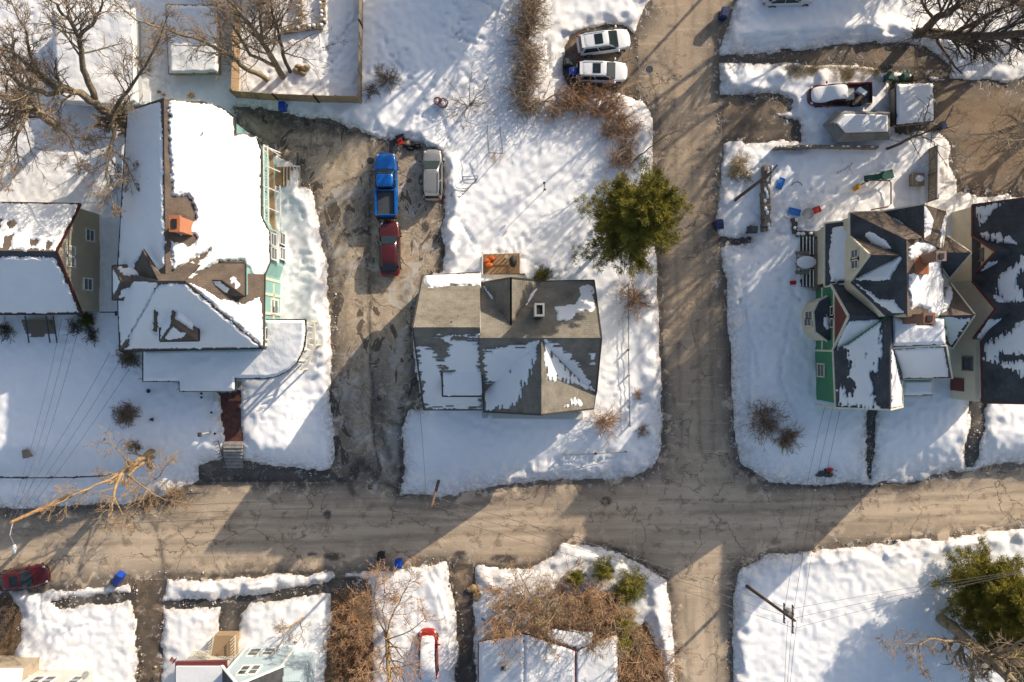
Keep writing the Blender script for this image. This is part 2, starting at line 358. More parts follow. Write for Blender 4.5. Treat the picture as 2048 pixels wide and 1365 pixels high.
M['yellow'] = mat('yellow plastic', (.55, .27, .02), .5); M['orange'] = mat('orange plastic', (.65, .13, .01), .5); M['dgreen'] = mat('dark green plastic', (.01, .075, .05), .5)
M['white'] = mat('white plastic', (.72, .72, .72), .4); M['tarp'] = mat('grey boat tarpaulin', (.17, .17, .16), .8, noise=.2, nscale=1.5, bump=.03, bscale=3)
M['silvertarp'] = mat('grey canvas', (.30, .30, .28), .8, noise=.15)
def paint(name, c, metal=.35):
    m, nt, b, pos = base_mat(name)
    col = mixc(nt, ramp(nt, noise(nt, pos, 1.5, 6, .7), [(.5, 0.0), (.75, .25)]), c, tuple(x*.7+.05 for x in c)); nt.links.new(col, b.inputs['Base Color'])
    b.inputs['Metallic'].default_value = metal; b.inputs['Roughness'].default_value = .32; b.inputs['Coat Weight'].default_value = .5; b.inputs['Coat Roughness'].default_value = .12; return m
M['p_blue'] = paint('blue car paint', (.0, .11, .42), .15); M['p_silver'] = paint('champagne silver car paint', (.30, .295, .275), .5); M['p_maroon'] = paint('maroon car paint', (.075, .009, .010), .2)
M['p_white'] = paint('white car paint', (.68, .69, .70), 0); M['p_red'] = paint('dark red car paint', (.09, .006, .005), .15); M['p_rust'] = paint('bright red car paint', (.30, .015, .012), .1); M['p_wsilver'] = paint('pale silver car paint', (.55, .56, .56), .2)
M['tail'] = mat('red lamp lens', (.5, .01, .01), .2); M['lamp'] = mat('clear lamp lens', (.6, .6, .58), .15)
# ---------------------------------------------------------------- terrain
# street level is 0; the lots above the cross street stand on a bank of about a metre and a half
def gz(px, py):
    px = np.asarray(px, float); py = np.asarray(py, float)
    grad = 1.5 * sstep(985, 640, py)
    steep = 1.5 * sstep(955, 885, py)
    wl = sstep(640, 560, px) ; wr = sstep(1490, 1560, px); wm = sstep(830, 880, px) * sstep(1290, 1230, px)
    st2 = 1.5 * sstep(975, 860, py)
    z = grad + (steep - grad) * wl * sstep(1100, 900, py) + (st2 - grad) * np.maximum(wr, wm * .6) * sstep(1100, 900, py)
    return z
STREET_V = [(1302,-2500),(1300,0),(1272,60),(1264,100),(1262,180),(1288,200),(1306,240),(1308,300),(1312,400),(1316,560),(1320,640),(1324,780),(1327,890),(1312,930),(1300,1100),(1332,1160),(1345,1220),(1350,1300),(1352,1400),(1352,3800),(1466,3800),(1465,1400),(1463,1300),(1463,1190),(1480,1140),(1500,1050),(1482,930),(1470,880),(1464,780),(1455,640),(1448,560),(1440,500),(1428,450),(1438,380),(1446,290),(1440,200),(1438,100),(1455,50),(1470,0),(1470,-2500)]
STREET_H = [(-4000,1030),(0,1020),(160,1012),(250,1006),(330,990),(385,968),(440,952),(500,955),(600,958),(665,950),(740,965),(800,990),(870,995),(960,978),(1060,965),(1150,962),(1230,957),(1290,947),(1310,930),(1482,928),(1530,960),(1600,970),(1700,968),(1800,968),(1850,962),(1900,947),(2048,926),(6000,700),(6000,900),(2048,1056),(1900,1072),(1780,1087),(1600,1104),(1530,1112),(1480,1140),(1332,1160),(1300,1137),(1260,1116),(1200,1092),(1122,1082),(1110,1105),(1070,1132),(980,1132),(890,1125),(830,1130),(740,1142),(650,1146),(600,1147),(520,1152),(420,1162),(335,1157),(265,1164),(240,1166),(120,1178),(0,1184),(-4000,1200)]
DRIVE = [(470,215),(560,226),(620,236),(680,246),(720,262),(755,280),(800,284),(850,290),(880,305),(886,340),(888,420),(885,480),(884,540),(860,560),(835,600),(828,660),(832,760),(846,812),(816,822),(806,850),(806,900),(804,950),(800,992),(740,1000),(664,960),(668,930),(668,880),(664,780),(661,640),(657,560),(648,480),(634,420),(622,375),(600,372),(600,330),(560,318),(520,285),(480,262),(470,240)]
BAY = [(1128,95),(1140,70),(1180,58),(1220,50),(1250,55),(1275,75),(1290,140),(1275,200),(1235,184),(1180,182),(1138,178),(1128,150)]
DR_R1 = [(1430,112),(1480,108),(1600,100),(1680,90),(1790,88),(1850,92),(1900,130),(1900,160),(1830,150),(1770,138),(1640,131),(1480,128),(1430,126)]
DR_R2 = [(1440,192),(1490,190),(1560,190),(1585,200),(1582,222),(1545,226),(1560,236),(1598,240),(1600,282),(1540,286),(1480,280),(1440,285)]
LOT_R = [(1862,165),(1900,158),(2000,163),(2060,165),(4000,170),(4000,380),(2050,392),(1985,392),(1915,385),(1905,330),(1900,280),(1870,262)]
LOTX = [(1780,160),(1870,160),(1880,262),(1790,262)]
DR_B1 = [(262,1150),(335,1150),(324,1200),(322,1300),(322,1800),(278,1800),(276,1300),(274,1240),(264,1210)]
SW_B0 = [(95,1200),(160,1198),(240,1190),(270,1186),(275,1200),(180,1208),(110,1214)]
SW_B1 = [(322,1204),(420,1200),(520,1188),(600,1176),(680,1155),(735,1160),(730,1180),(690,1180),(600,1194),(500,1206),(480,1225),(476,1275),(442,1275),(440,1215),(335,1216)]
DR_B2 = [(890,1115),(955,1115),(945,1180),(948,1260),(952,1800),(915,1800),(915,1300),(908,1200),(900,1160)]
DIRT_B = [(664,1180),(700,1176),(738,1172),(745,1230),(745,1800),(652,1800),(655,1300),(668,1240)]
DIRT_C = [(1248,1260),(1290,1250),(1310,1300),(1330,1365),(1335,1800),(1240,1800),(1240,1300)]
DIRT_D = [(-400,1185),(22,1188),(38,1230),(40,1275),(20,1330),(-400,1340)]
WALK_L = [(436,782),(478,784),(480,840),(482,880),(486,940),(446,940),(444,900),(450,880),(446,830)]
SW_L = [(400,935),(440,918),(470,925),(500,922),(560,938),(640,946),(700,940),(700,975),(600,975),(400,975)]
WALK_R1 = [(1739,820),(1750,820),(1748,870),(1744,905),(1743,960),(1734,960),(1736,905),(1737,860)]
WALK_R2 = [(1942,795),(1972,798),(1970,850),(1958,890),(1946,938),(1930,938),(1932,890),(1940,850)]
WALK_R3 = [(1436,474),(1500,478),(1500,487),(1450,492),(1436,498)]
STRIP_R = [(1447,560),(1452,560),(1470,700),(1468,820),(1460,780)]
GR_L = [(212,380),(228,380),(226,640),(205,640),(200,500)]
def smin(lst): return np.maximum.reduce(lst)
def free_sd(px, py):
    return {'road_v': sdf(px, py, STREET_V), 'road_h': sdf(px, py, STREET_H), 'drive': np.maximum(sdf(px, py, DRIVE), -1e9),
            'drive_d': smin([sdf(px, py, q) for q in (BAY, DR_R1, DR_R2, LOT_R, LOTX, DR_B1, DR_B2)]),
            'walk': smin([sdf(px, py, q) for q in (SW_B0, SW_B1, SW_L, WALK_R1, WALK_R2, WALK_R3)]),
            'brickwalk': sdf(px, py, WALK_L), 'soil': smin([sdf(px, py, q) for q in (DIRT_B, DIRT_C, DIRT_D)])}
BANKS = [([(600,378),(612,420),(625,480),(635,560),(640,640),(645,760)],26,.55),([(1296,215),(1290,300),(1286,420),(1294,560),(1298,700),(1304,860)],16,.35),
         ([(480,222),(600,232),(700,238),(760,262),(840,278),(895,310),(900,400),(896,520)],14,.55),([(1482,120),(1475,70),(1640,55),(1800,60),(1900,90)],18,.6),
         ([(1460,150),(1600,142),(1640,150)],16,.5),([(340,1172),(440,1180),(560,1170),(650,1158)],16,.5),([(60,1192),(180,1186),(250,1180)],12,.35),
         ([(1485,1230),(1484,1180),(1510,1135),(1560,1120),(1700,1108),(1800,1098),(2048,1072)],16,.45),([(1490,880),(1500,930),(1560,950)],20,.35),
         ([(1010,950),(1150,942),(1260,925),(1300,890)],16,.3),([(1140,66),(1132,110),(1133,160)],8,.4),([(1470,520),(1475,650),(1485,760)],12,.25),
         ([(1060,0),(1066,120),(1075,200)],20,.3),([(1490,1240),(1492,1400)],14,.3),([(820,960),(900,975),(980,962)],14,.3),([(910,420),(905,330)],10,.3),
         ([(860,1150),(880,1200),(890,1290)],14,.3),([(1120,1120),(1180,1115),(1250,1140),(1310,1180),(1325,1300)],14,.35),([(1455,165),(1520,175)],10,.4)]
TRAMPLE = [([(870,160),(840,260),(900,300)],50),([(910,500),(1000,505),(1100,530)],24),([(740,200),(830,100),(900,20)],70),([(1300,260),(1290,400)],25),
           ([(600,400),(620,560),(640,700),(580,860)],60),([(1500,560),(1560,640),(1560,720)],60),([(1480,330),(1620,400),(1800,380)],80),([(520,160),(640,120)],70),
           ([(80,1240),(240,1230),(240,1340)],90),([(340,1260),(430,1250)],60),([(980,1160),(1280,1150)],60),([(60,80),(200,300)],110),([(1000,480),(1080,520)],40),
           ([(1000,960),(1280,900)],24),([(1200,700),(1290,860)],30),([(1560,1130),(2000,1080)],30),([(500,860),(600,880)],60),([(760,1160),(880,1300)],60),([(1500,540),(1500,620)],40)]
def snow_state(px, py, fine=True):
    fs = free_sd(px, py); allsd = smin(list(fs.values()))
    d = -allsd                                   # distance from bare ground, px
    rag = fbm(px / 34., py / 34., 4, 3) * 9 + fbm(px / 9., py / 9., 2, 8) * 4
    rag = rag * np.where(fs['road_v'] > -40, .55, 1.0)
    dd = d + rag - 1
    depth = .32 + .10 * fbm(px / 160., py / 160., 2, 1)
    for line, w, h in BANKS:
        q = pdist(px, py, line); depth = depth + .62 * h * np.exp(-(q / w) ** 2) * (1 + .55 * fbm(px / 24., py / 24., 4, 5))
    tr = np.zeros(np.shape(px))
    for line, w in TRAMPLE: tr = np.maximum(tr, np.exp(-(pdist(px, py, line) / w) ** 2))
    rough = np.clip(.02 + tr * .98, 0, 1)
    depth = depth + .04 * rough * fbm(px / 8., py / 8., 2, 11) + .028 * rough * fbm(px / 24., py / 24., 2, 12) + .012 * fbm(px / 40., py / 40., 2, 15)
    pits = sstep(.74, .84, vnoise(px / 6., py / 6., 21)) * sstep(.2, .8, tr) * sstep(.4, .6, vnoise(px / 60., py / 60., 23))
    depth = depth - .10 * pits
    # trails of footprints
    for line in FOOT:
        q = pdist(px, py, line); s_ = vnoise(px / 5., py / 5., 30)
        depth = depth - .14 * np.exp(-(q / 3.2) ** 2) * (s_ > .45)
    for line in RUTS: depth = depth - .16 * np.exp(-(pdist(px, py, line) / 3.5) ** 2)
    k = sstep(0, 10 + 60 * vnoise(px / 22., py / 22., 44) ** 1.6, dd); lip = sstep(0, 4, dd) * (.05 + .10 * vnoise(px / 9., py / 9., 45))
    z = gz(px, py) + np.where(dd > 0, lip + k * (np.maximum(depth, .10) - .08) + .01, -.12)
    dirt = np.exp(-np.clip(dd, 0, 999) / 12.) * 1.15
    rd = -np.maximum(fs['road_v'], fs['road_h'])
    dirt = np.maximum(dirt * .9, .8 * np.exp(-np.clip(rd, 0, 999) / 24.))
    for (cx, cy, rx, ry, a) in DIRTY:
        dirt = np.maximum(dirt, a * np.exp(-(((px - cx) / rx) ** 2 + ((py - cy) / ry) ** 2)))
    return z, dd, dirt, fs
RUTS = [[(850,1138),(872,1180),(888,1240),(892,1310)],[(862,1134),(886,1180),(900,1240),(904,1310)],[(1480,75),(1640,62),(1800,66)],[(1480,90),(1640,78),(1800,80)],[(1485,560),(1500,700),(1500,830)],[(500,930),(600,938),(655,930)],[(355,1178),(500,1172),(640,1156)]]
FOOT = [[(640,60),(660,110),(640,170)],[(760,60),(780,110),(840,180),(860,230)],[(1090,560),(1150,530),(1180,470)],[(900,320),(905,420),(950,490)],[(1500,420),(1560,470),(1620,455)],[(1620,380),(1700,390),(1770,380)],[(60,1230),(140,1260),(220,1240)],[(1580,640),(1560,760),(1600,860)],[(700,20),(690,90),(660,130)],[(905,60),(960,75),(1010,110),(1040,118)],[(930,40),(1000,38)],[(960,0),(1010,28)],[(890,100),(940,160),(975,185)],[(730,0),(700,60),(650,100),(600,130)],
        [(1070,20),(1095,90),(1100,140)],[(860,190),(890,250),(900,290)],[(905,62),(935,82),(930,105)],[(990,500),(1060,520),(1110,560)],[(1150,500),(1200,470)],
        [(520,810),(560,805),(600,800)],[(960,90),(905,75)],[(1480,600),(1510,700),(1520,760)],[(1560,560),(1600,600)],[(1110,940),(1260,910)]]
DIRTY = [(992,316,14,12,1.2),(1150,240,60,40,.5),(1270,230,25,60,.5),(1480,330,30,50,.9),(1475,110,60,30,.8),(1640,148,110,12,.7),(370,1172,40,14,.7),(560,1165,90,12,.25),(500,970,160,25,.5),
         (1880,200,60,60,.7),(1890,340,20,80,.8),(1300,1230,60,80,.35),(1130,1180,120,50,.35),(960,1150,30,20,.9),(740,300,160,20,.3),(60,300,80,160,.35),(250,1260,30,90,.3),(340,1260,20,120,.3),(60,120,120,120,.45),(300,120,60,120,.5),(520,80,100,90,.5),(1080,120,40,120,.4),(1100,1190,130,60,.55),(760,1250,50,90,.35),(1600,420,60,40,.4),(1780,120,120,30,.5),(2000,110,80,30,.5),(1900,300,30,80,.6),(420,1270,40,50,.4),
         (1160,60,50,14,.4),(700,1160,40,20,.8),(1550,440,20,80,.4),(190,560,30,120,.3)]
def axis(a, b, st):
    inner = np.arange(a, b + st, st, dtype=float)
    g = np.array([30, 80, 170, 330, 600, 1000, 1700, 3000, 5500, 10000, 18000.])
    return np.concatenate([(inner[0] - g)[::-1], inner, inner[-1] + g])
def grid_mesh(name, xs, ys, Z, keep, mat, attr=None, smooth=True):
    PX, PY = np.meshgrid(xs, ys); k = (H - Z) / H / S
    V = np.stack([(PX - CX) * k, (CY - PY) * k, Z], -1).reshape(-1, 3)
    ny, nx = PX.shape; I = np.arange(ny * nx).reshape(ny, nx)
    a = I[:-1, :-1][keep]; b = I[:-1, 1:][keep]; c = I[1:, 1:][keep]; d = I[1:, :-1][keep]
    F = np.stack([d, c, b, a], -1); used = np.unique(F); remap = np.zeros(ny * nx, int); remap[used] = np.arange(len(used))
    V = V[used]; F = remap[F]
    me = bpy.data.meshes.new(name); me.vertices.add(len(V)); me.vertices.foreach_set('co', V.astype(np.float32).ravel())
    me.loops.add(F.size); me.loops.foreach_set('vertex_index', F.astype(np.int32).ravel())
    me.polygons.add(len(F)); me.polygons.foreach_set('loop_start', np.arange(0, F.size, 4, dtype=np.int32)); me.polygons.foreach_set('loop_total', np.full(len(F), 4, np.int32))
    me.polygons.foreach_set('use_smooth', np.full(len(F), smooth)); me.update(); me.validate()
    if attr:
        for kk, A in attr.items():
            at = me.attributes.new(kk, 'FLOAT', 'POINT'); at.data.foreach_set('value', A.ravel()[used].astype(np.float32))
    me.materials.append(mat); o = bpy.data.objects.new(name, me); SC.collection.objects.link(o); return o
xs = axis(-200, 2250, 4); ys = axis(-160, 1530, 4)
PX, PY = np.meshgrid(xs, ys); SZ, SD, DT, FS = snow_state(PX, PY); GZ = gz(PX, PY)
mx = lambda A: np.maximum.reduce([A[:-1, :-1], A[:-1, 1:], A[1:, :-1], A[1:, 1:]])
far = (np.abs(PX - 1024) > 1300) | (np.abs(PY - 680) > 950)
SZ = np.where(far & (SD > 0), GZ + .35, SZ)
tag(grid_mesh('snow_ground', xs, ys, SZ, mx(SD) > -1, M['snow'], {'dirt': DT}), kind='structure')
names = ['road_h', 'road_v', 'drive', 'drive_d', 'walk', 'brickwalk', 'soil']
onames = {'road_h': 'street', 'road_v': 'side_street', 'drive': 'driveway', 'drive_d': 'side_driveway', 'walk': 'sidewalk', 'brickwalk': 'garden_walk', 'soil': 'ground'}
A = np.stack([FS[n] for n in names], 0); A[0] += 6
A = np.concatenate([A, np.full((1,) + PX.shape, -40.)], 0)
cls = A.argmax(0)[:-1, :-1]; mxs = A.max(0)
wet = np.exp(-np.clip(-SD, 0, 999) / (9. + 24. * vnoise(PX / 45., PY / 45., 70))) * 1.35
for (cx, cy, rx, ry, a) in [(720,940,70,60,1),(560,970,150,28,1),(760,800,22,150,.8),(650,235,80,30,1),(700,420,40,60,.55),(830,800,30,60,.9),(1150,1095,60,25,.5),(300,1030,120,20,.8),(1560,250,60,40,.7),(1530,205,60,16,.6),(100,1050,140,30,.7)]:
    wet = np.maximum(wet, a * np.exp(-(((PX - cx) / rx) ** 2 + ((PY - cy) / ry) ** 2)))
dark = np.zeros_like(PX)
for line, w, a in [([(-50,1062),(300,1058),(700,1050),(1100,1030),(1500,1025),(2048,985)],4,.4),([(-50,1092),(300,1088),(700,1082),(1100,1062),(1500,1060),(2048,1020)],4,.35),([(0,1045),(420,1036),(800,1030),(1100,1012)],3,.35),([(1352,0),(1350,300),(1356,600),(1362,900)],4,.35),([(1385,0),(1386,300),(1392,620)],4,.3),([(1418,0),(1412,300),(1420,600),(1428,900)],4,.35),([(1372,1180),(1376,1400)],4,.4),([(1430,1170),(1434,1400)],5,.4),([(690,300),(694,600),(700,900)],5,.35),([(720,300),(722,600),(726,900)],4,.3),([(741,268),(740,420),(738,560),(741,700),(748,850),(760,960)],4,1),([(741,380),(735,470),(742,560)],14,.8),([(755,800),(765,870),(790,940)],9,.8),([(705,985),(690,950),(720,925),(760,960),(800,985)],9,.9),([(390,968),(480,962),(600,968),(700,965)],8,.9),
        ([(832,760),(800,800),(812,830),(806,900),(804,960)],6,.9),([(1396,640),(1398,760),(1402,900)],4,.5),([(1320,1000),(1400,1002),(1500,1004),(1700,998),(1850,975)],3,.6),([(300,1035),(320,1080),(330,1160)],5,.8),([(330,1080),(400,1040),(480,1030)],4,.6),
        ([(1452,520),(1458,640),(1466,760),(1474,880)],6,1),([(1324,700),(1330,900)],3,.6),([(1484,935),(1560,968),(1700,975),(1860,972)],7,.8),([(1470,1180),(1467,1300),(1468,1400)],4,.9),([(340,1150),(500,1150),(640,1146)],7,.8),([(900,1130),(1000,1138),(1090,1130)],8,.7),
        ([(500,225),(560,245),(640,262),(700,262)],16,.8),([(560,280),(610,300),(660,290)],10,.7),([(885,330),(887,420),(884,520)],5,.9),([(1490,205),(1580,210)],10,.5),([(1490,250),(1590,262)],12,.5),([(300,1170),(296,1260),(300,1360)],12,.6),([(930,1180),(932,1260),(930,1360)],14,.7),
        ([(0,1030),(120,1022),(300,1012),(420,985)],11,.8),([(600,500),(668,520)],3,.4),([(690,545),(680,575)],10,.9),([(1300,140),(1302,175)],4,.7),([(1312,190),(1312,230)],5,.9),([(1318,240),(1318,265)],4,.8),([(740,1010),(860,1018),(1000,1000)],5,.5),([(1230,1100),(1310,1140),(1340,1180)],6,.9)]:
    dark = np.maximum(dark, a * np.exp(-(pdist(PX + 6 * fbm(PX / 30., PY / 30., 3, 50), PY + 6 * fbm(PX / 30., PY / 30., 3, 51), line) / w) ** 2))
for (cx, cy, rx, ry) in [(1212,1003,12,9),(920,1109,13,8),(668,1113,22,8),(624,1110,9,6),(855,395,6,6),(1140,440,1,1),(655,1030,8,10),(1120,1110,18,7),(1010,1118,30,9),(545,1005,1,1),(850,455,8,12),(1400,300,8,4),(720,462,12,8),(695,470,10,6),(1415,1330,1,1)]:  # dark spots; the first is the cast shadow of a pole lamp, painted
    dark = np.maximum(dark, sstep(1.15, .85, np.hypot((PX - cx) / rx, (PY - cy) / ry)))
for i, n in enumerate(names):
    keep = (cls == i) & (mx(mxs) > -38)
    if keep.any(): tag(grid_mesh(onames[n], xs, ys, GZ, keep, M[n], {'wet': wet, 'dark': dark}), kind='structure')
keep = (cls == 7) | (mx(mxs) <= -38)
tag(grid_mesh('ground', xs, ys, GZ - .02, keep, M['soil'], None), kind='structure')
# broken snow chunks thrown out along the ploughed edges
rng_ = random.Random(77); cand = np.argwhere((SD > -13) & (SD < 3) & (PX > 0) & (PX < 2048) & (PY > 0) & (PY < 1365)); CH = MB()
for _ in range(3000):
    i, j = cand[rng_.randrange(len(cand))]; x = PX[i, j] + rng_.uniform(-3, 3); y = PY[i, j] + rng_.uniform(-3, 3); s_ = rng_.uniform(.02, .065) * (1.8 if rng_.random() < .10 else 1)
    if vnoise(x / 38., y / 38., 61) < .58 or FS['brickwalk'][i, j] > -14: continue
    q = W(x, y, float(max(GZ[i, j], SZ[i, j])) + s_ * .3); CH.ball(q, (s_ * rng_.uniform(.8, 1.6), s_ * rng_.uniform(.8, 1.6), s_), 5, 3)
ch = CH.out('snow_chunks', M['snow']); at_ = ch.data.attributes.new('dirt', 'FLOAT', 'POINT'); at_.data.foreach_set('value', np.full(len(ch.data.vertices), 1.6, np.float32))
tag(ch, 'loose broken chunks of snow along the ploughed street edges', 'snow', kind='stuff')
def surf(px, py):
    """height of what one stands on at a photo position"""
    z, dd, _, _ = snow_state(np.array([float(px)]), np.array([float(py)])); g = float(gz(px, py))
    return max(float(z[0]), g)
def G(px, py, dz=0.0):
    return W(px, py, surf(px, py) + dz)

# ---------------------------------------------------------------- roofs, walls, roof snow
def plane_eq(P3):
    a, b, c = [Vector(W(*p)) for p in P3]; n = (b - a).cross(c - a).normalized()
    if n.z < 0: n = -n
    return n, n.dot(a)
def hit(pl, px, py):
    n, d = pl; o = Vector((0, 0, H)); r = Vector(((px - CX) / S, (CY - py) / S, -H)); t = (d - n.dot(o)) / n.dot(r); return o + r * t
def inset(poly, outs, dist):
    """poly: world xy list; outs: edge indices (i -> i+1) pushed inwards"""
    n = len(poly); ar = sum(poly[i][0] * poly[(i + 1) % n][1] - poly[(i + 1) % n][0] * poly[i][1] for i in range(n)); sg = 1 if ar > 0 else -1
    L = []
    for i in range(n):
        ax, ay = poly[i]; bx, by = poly[(i + 1) % n]; ex, ey = bx - ax, by - ay; l = math.hypot(ex, ey) or 1
        nx, ny = -ey / l * sg, ex / l * sg; o = dist if i in outs else 0.0
        L.append((ax + nx * o, ay + ny * o, ex / l, ey / l))
    R = []
    for i in range(n):
        x1, y1, dx1, dy1 = L[i - 1]; x2, y2, dx2, dy2 = L[i]; den = dx1 * dy2 - dy1 * dx2
        if abs(den) < .08: R.append((x2, y2)); continue
        t = ((x2 - x1) * dy2 - (y2 - y1) * dx2) / den; R.append((x1 + dx1 * t, y1 + dy1 * t))
    return R
class House:
    def __init__(s, name, label, px, py, cat='house', group=None):
        s.root = thing(name, label, cat, W(px, py, float(gz(px, py))), group=group); s.walls = {}; s.snows = 0; s.edges = MB()
    def roof(s, P3, outline, outs=(), mat='sh_brown', wall=None, z0=None, over=.3, thick=.16, snow=None, trim=None, depth=.16, holes=(), rag=3.0, taper=3.0, name='roof', edge=True, streak=None):
        pl = plane_eq(P3); pts = [hit(pl, *q) for q in outline]; n, d = pl
        up = [tuple(p) for p in pts]; dn = [(p.x, p.y, p.z - thick) for p in pts]; k = len(up)
        ar = sum(up[i][0] * up[(i + 1) % k][1] - up[(i + 1) % k][0] * up[i][1] for i in range(k))
        if ar < 0: up.reverse(); dn.reverse()
        f = [tuple(range(k)), tuple(range(2 * k - 1, k - 1, -1))] + [(i, i + k, (i + 1) % k + k, (i + 1) % k) for i in range(k)]
        r = mk(name, up + dn, f, M[mat], s.root)
        if wall:
            xy = inset([(p.x, p.y) for p in pts], outs, over)
            zt = [(d - n.x * x - n.y * y) / n.z - thick - .005 for x, y in xy]
            b = s.walls.setdefault(wall, MB()); b.prism(xy, z0 if z0 is not None else s.root.location.z - .3, zt)
        if trim:
            for i in outs:
                a = pts[i] - Vector((0, 0, .07)); b2 = pts[(i + 1) % len(pts)] - Vector((0, 0, .07)); s.edges.beam(a, b2, .13, .17)
            s.trimmat = trim
        if snow is not None: s.snow(pl, outline, snow, depth, holes, rag, taper, r, edge, streak)
        return pl
    def snow(s, pl, outline, snow, depth, holes, rag, taper, r, edge=True, streak=None):
        x0 = min(p[0] for p in outline) - 3; x1 = max(p[0] for p in outline) + 3; y0 = min(p[1] for p in outline) - 3; y1 = max(p[1] for p in outline) + 3
        xs = np.arange(x0, x1, 2.0); ys = np.arange(y0, y1, 2.0); X, Y = np.meshgrid(xs, ys)
        ro = sdf(X, Y, outline); e = ro * 1.6 + 1.0
        s.snows += 1; sd = s.snows * 3.7
        if snow == 'all': v = np.minimum(ro - (2 if edge else -30), 60) + fbm(X / 9., Y / 9., 3, sd) * rag * (1 if edge else 0)
        else: v = np.maximum.reduce([sdf(X, Y, q) for q in snow]) + fbm(X / 10., Y / 10., 4, sd) * rag * 2
        for h in holes: v = np.minimum(v, -sdf(X, Y, h) + fbm(X / 8., Y / 8., 4, sd + 2) * rag * 1.6)
        v = v + fbm(X / 3.5, Y / 3.5, 2, sd + 5) * min(rag, 2.5) * 1.3
        if streak:
            q = vnoise(X / 22., Y / 2.6, int(sd)) if streak == 'x' else vnoise(X / 2.6, Y / 22., int(sd))
            v = v - 16 * sstep(.45, .95, q) * np.exp(-np.clip(v, 0, 99) / 14.)
            v = v - 30 * sstep(.80, .97, q) * sstep(.5, .8, vnoise(X / 40., Y / 40., int(sd) + 3))
        v = np.minimum(v, e)
        t = sstep(0, taper * 2, v) * depth * (1 + .5 * fbm(X / 30., Y / 30., 3, sd)) + .012
        n, d = pl; rx = (X - CX) / S; ry = (CY - Y) / S; tt = (d - n.z * H) / (n.x * rx + n.y * ry - n.z * H)
        Z = H - H * tt + np.where(v > -.5, t, -.10)
        keep = mx(v) > 0
        if not keep.any(): return
        o = grid_mesh('roof_snow', xs, ys, Z, keep, M['roofsnow'])
        o.parent = r; q = origin(r); o.data.transform(__import__('mathutils').Matrix.Translation(-q))
    def close(s):
        for k, b in s.walls.items(): b.out('wall', M[k], s.root)
        if s.edges.v: s.edges.out('fascia', M[s.trimmat], s.root)
    def winx(s, X, px, py, w, h, face=1, frame='trim', name='window', split=True):
        """window on a wall lying in the plane x = X; face +1 looks to +x"""
        z = H * (1 - X * S / (px - CX)); y = (CY - py) / S * (H - z) / H; b = MB(); t = .10; fx = X + face * .04
        b.box((fx, y, z + h / 2), (.10, w + 2 * t, t)); b.box((fx, y, z - h / 2), (.14, w + 2.4 * t, t))
        b.box((fx, y - w / 2 - t / 2, z), (.10, t, h)); b.box((fx, y + w / 2 + t / 2, z), (.10, t, h)); b.box((fx + face * .012, y, z), (.05, w, .05))
        
        fr = b.out(name, M[frame], s.root); MB().box((X + face * .03, y, z), (.03, w, h)).out('pane', M['glass'], fr)
    def winy(s, Y, px, py, w, h, face=1, frame='trim', name='window', split=True):
        z = H * (1 - Y * S / (CY - py)); x = (px - CX) / S * (H - z) / H; b = MB(); t = .10; fy = Y + face * .04
        b.box((x, fy, z + h / 2), (w + 2 * t, .10, t)); b.box((x, fy, z - h / 2), (w + 2.4 * t, .14, t))
        b.box((x - w / 2 - t / 2, fy, z), (t, .10, h)); b.box((x + w / 2 + t / 2, fy, z), (t, .10, h)); b.box((x, fy + face * .012, z), (w, .05, .05))
        
        fr = b.out(name, M[frame], s.root); MB().box((x, Y + face * .03, z), (w, .03, h)).out('pane', M['glass'], fr)
    def chimney(s, px, py, zt, zb, w, l, m='brick', flue=True):
        x, y, _ = W(px, py, zt); b = MB(); b.box((x, y, (zt + zb) / 2 - .15), (w, l, zt - zb - .3)); b.box((x, y, zt - .18), (w + .12, l + .12, .24))
        c = b.out('chimney', M[m], s.root)
        if flue: MB().box((x, y, zt - .04), (w * .55, l * .6, .10)).out('flue', M['black'], c)
# ================================================================ LARGE VICTORIAN HOUSE (left of the driveway)
h = House('victorian_house', 'large old house with snowy hipped roof, orange brick chimney and pale teal walls', 400, 500)
E = 6.4
h.roof([(328,198,10.3),(331,545,10.3),(520,440,E)], [(328,198),(400,203),(440,214),(469,234),(470,268),(498,268),(512,276),(521,300),(521,431),(538,464),(539,525),(529,549),(528,600),(440,600),(331,560)], {0,1,2,3,4,5,6,7,8,9,10,11}, 'sh_brown', 'teal', trim='creamtrim',
       snow=[[(338,200),(430,208),(466,235),(469,270),(498,270),(513,278),(522,300),(522,431),(539,464),(540,525),(530,549),(526,574),(516,580),(505,560),(488,520),(436,524),(400,548),(372,556),(360,540),(384,520),(395,530),(420,500),(345,545),(341,482),(365,486),(378,495),(395,480),(388,468),(360,470),(392,440),(384,398),(374,390),(345,392),(342,340),(338,280)]], depth=.22, rag=2.6)
h.roof([(328,198,10.3),(331,545,10.3),(240,560,E)], [(328,198),(331,560),(236,600),(236,530),(255,222)], {2,3,4}, 'sh_brown', 'teal', trim='creamtrim', snow=[[(322,202),(325,300),(328,440),(331,530),(310,545),(300,520),(285,500),(236,600),(236,530),(255,222)]], rag=1.5)
A0, A1 = (317, 562, 11.2), (370, 562, 11.2)
h.roof([A0, A1, (527,697,E)], [(317,562),(370,562),(527,697),(240,703)], {2}, 'sh_brown', 'teal', trim='darktrim', snow=[[(319,570),(345,566),(372,569),(380,576),(522,695),(250,699),(246,692),(256,672),(310,580)]], holes=[[(308,618),(317,625),(314,668),(306,660)],[(240,703),(262,668),(256,694)]], rag=1.4)
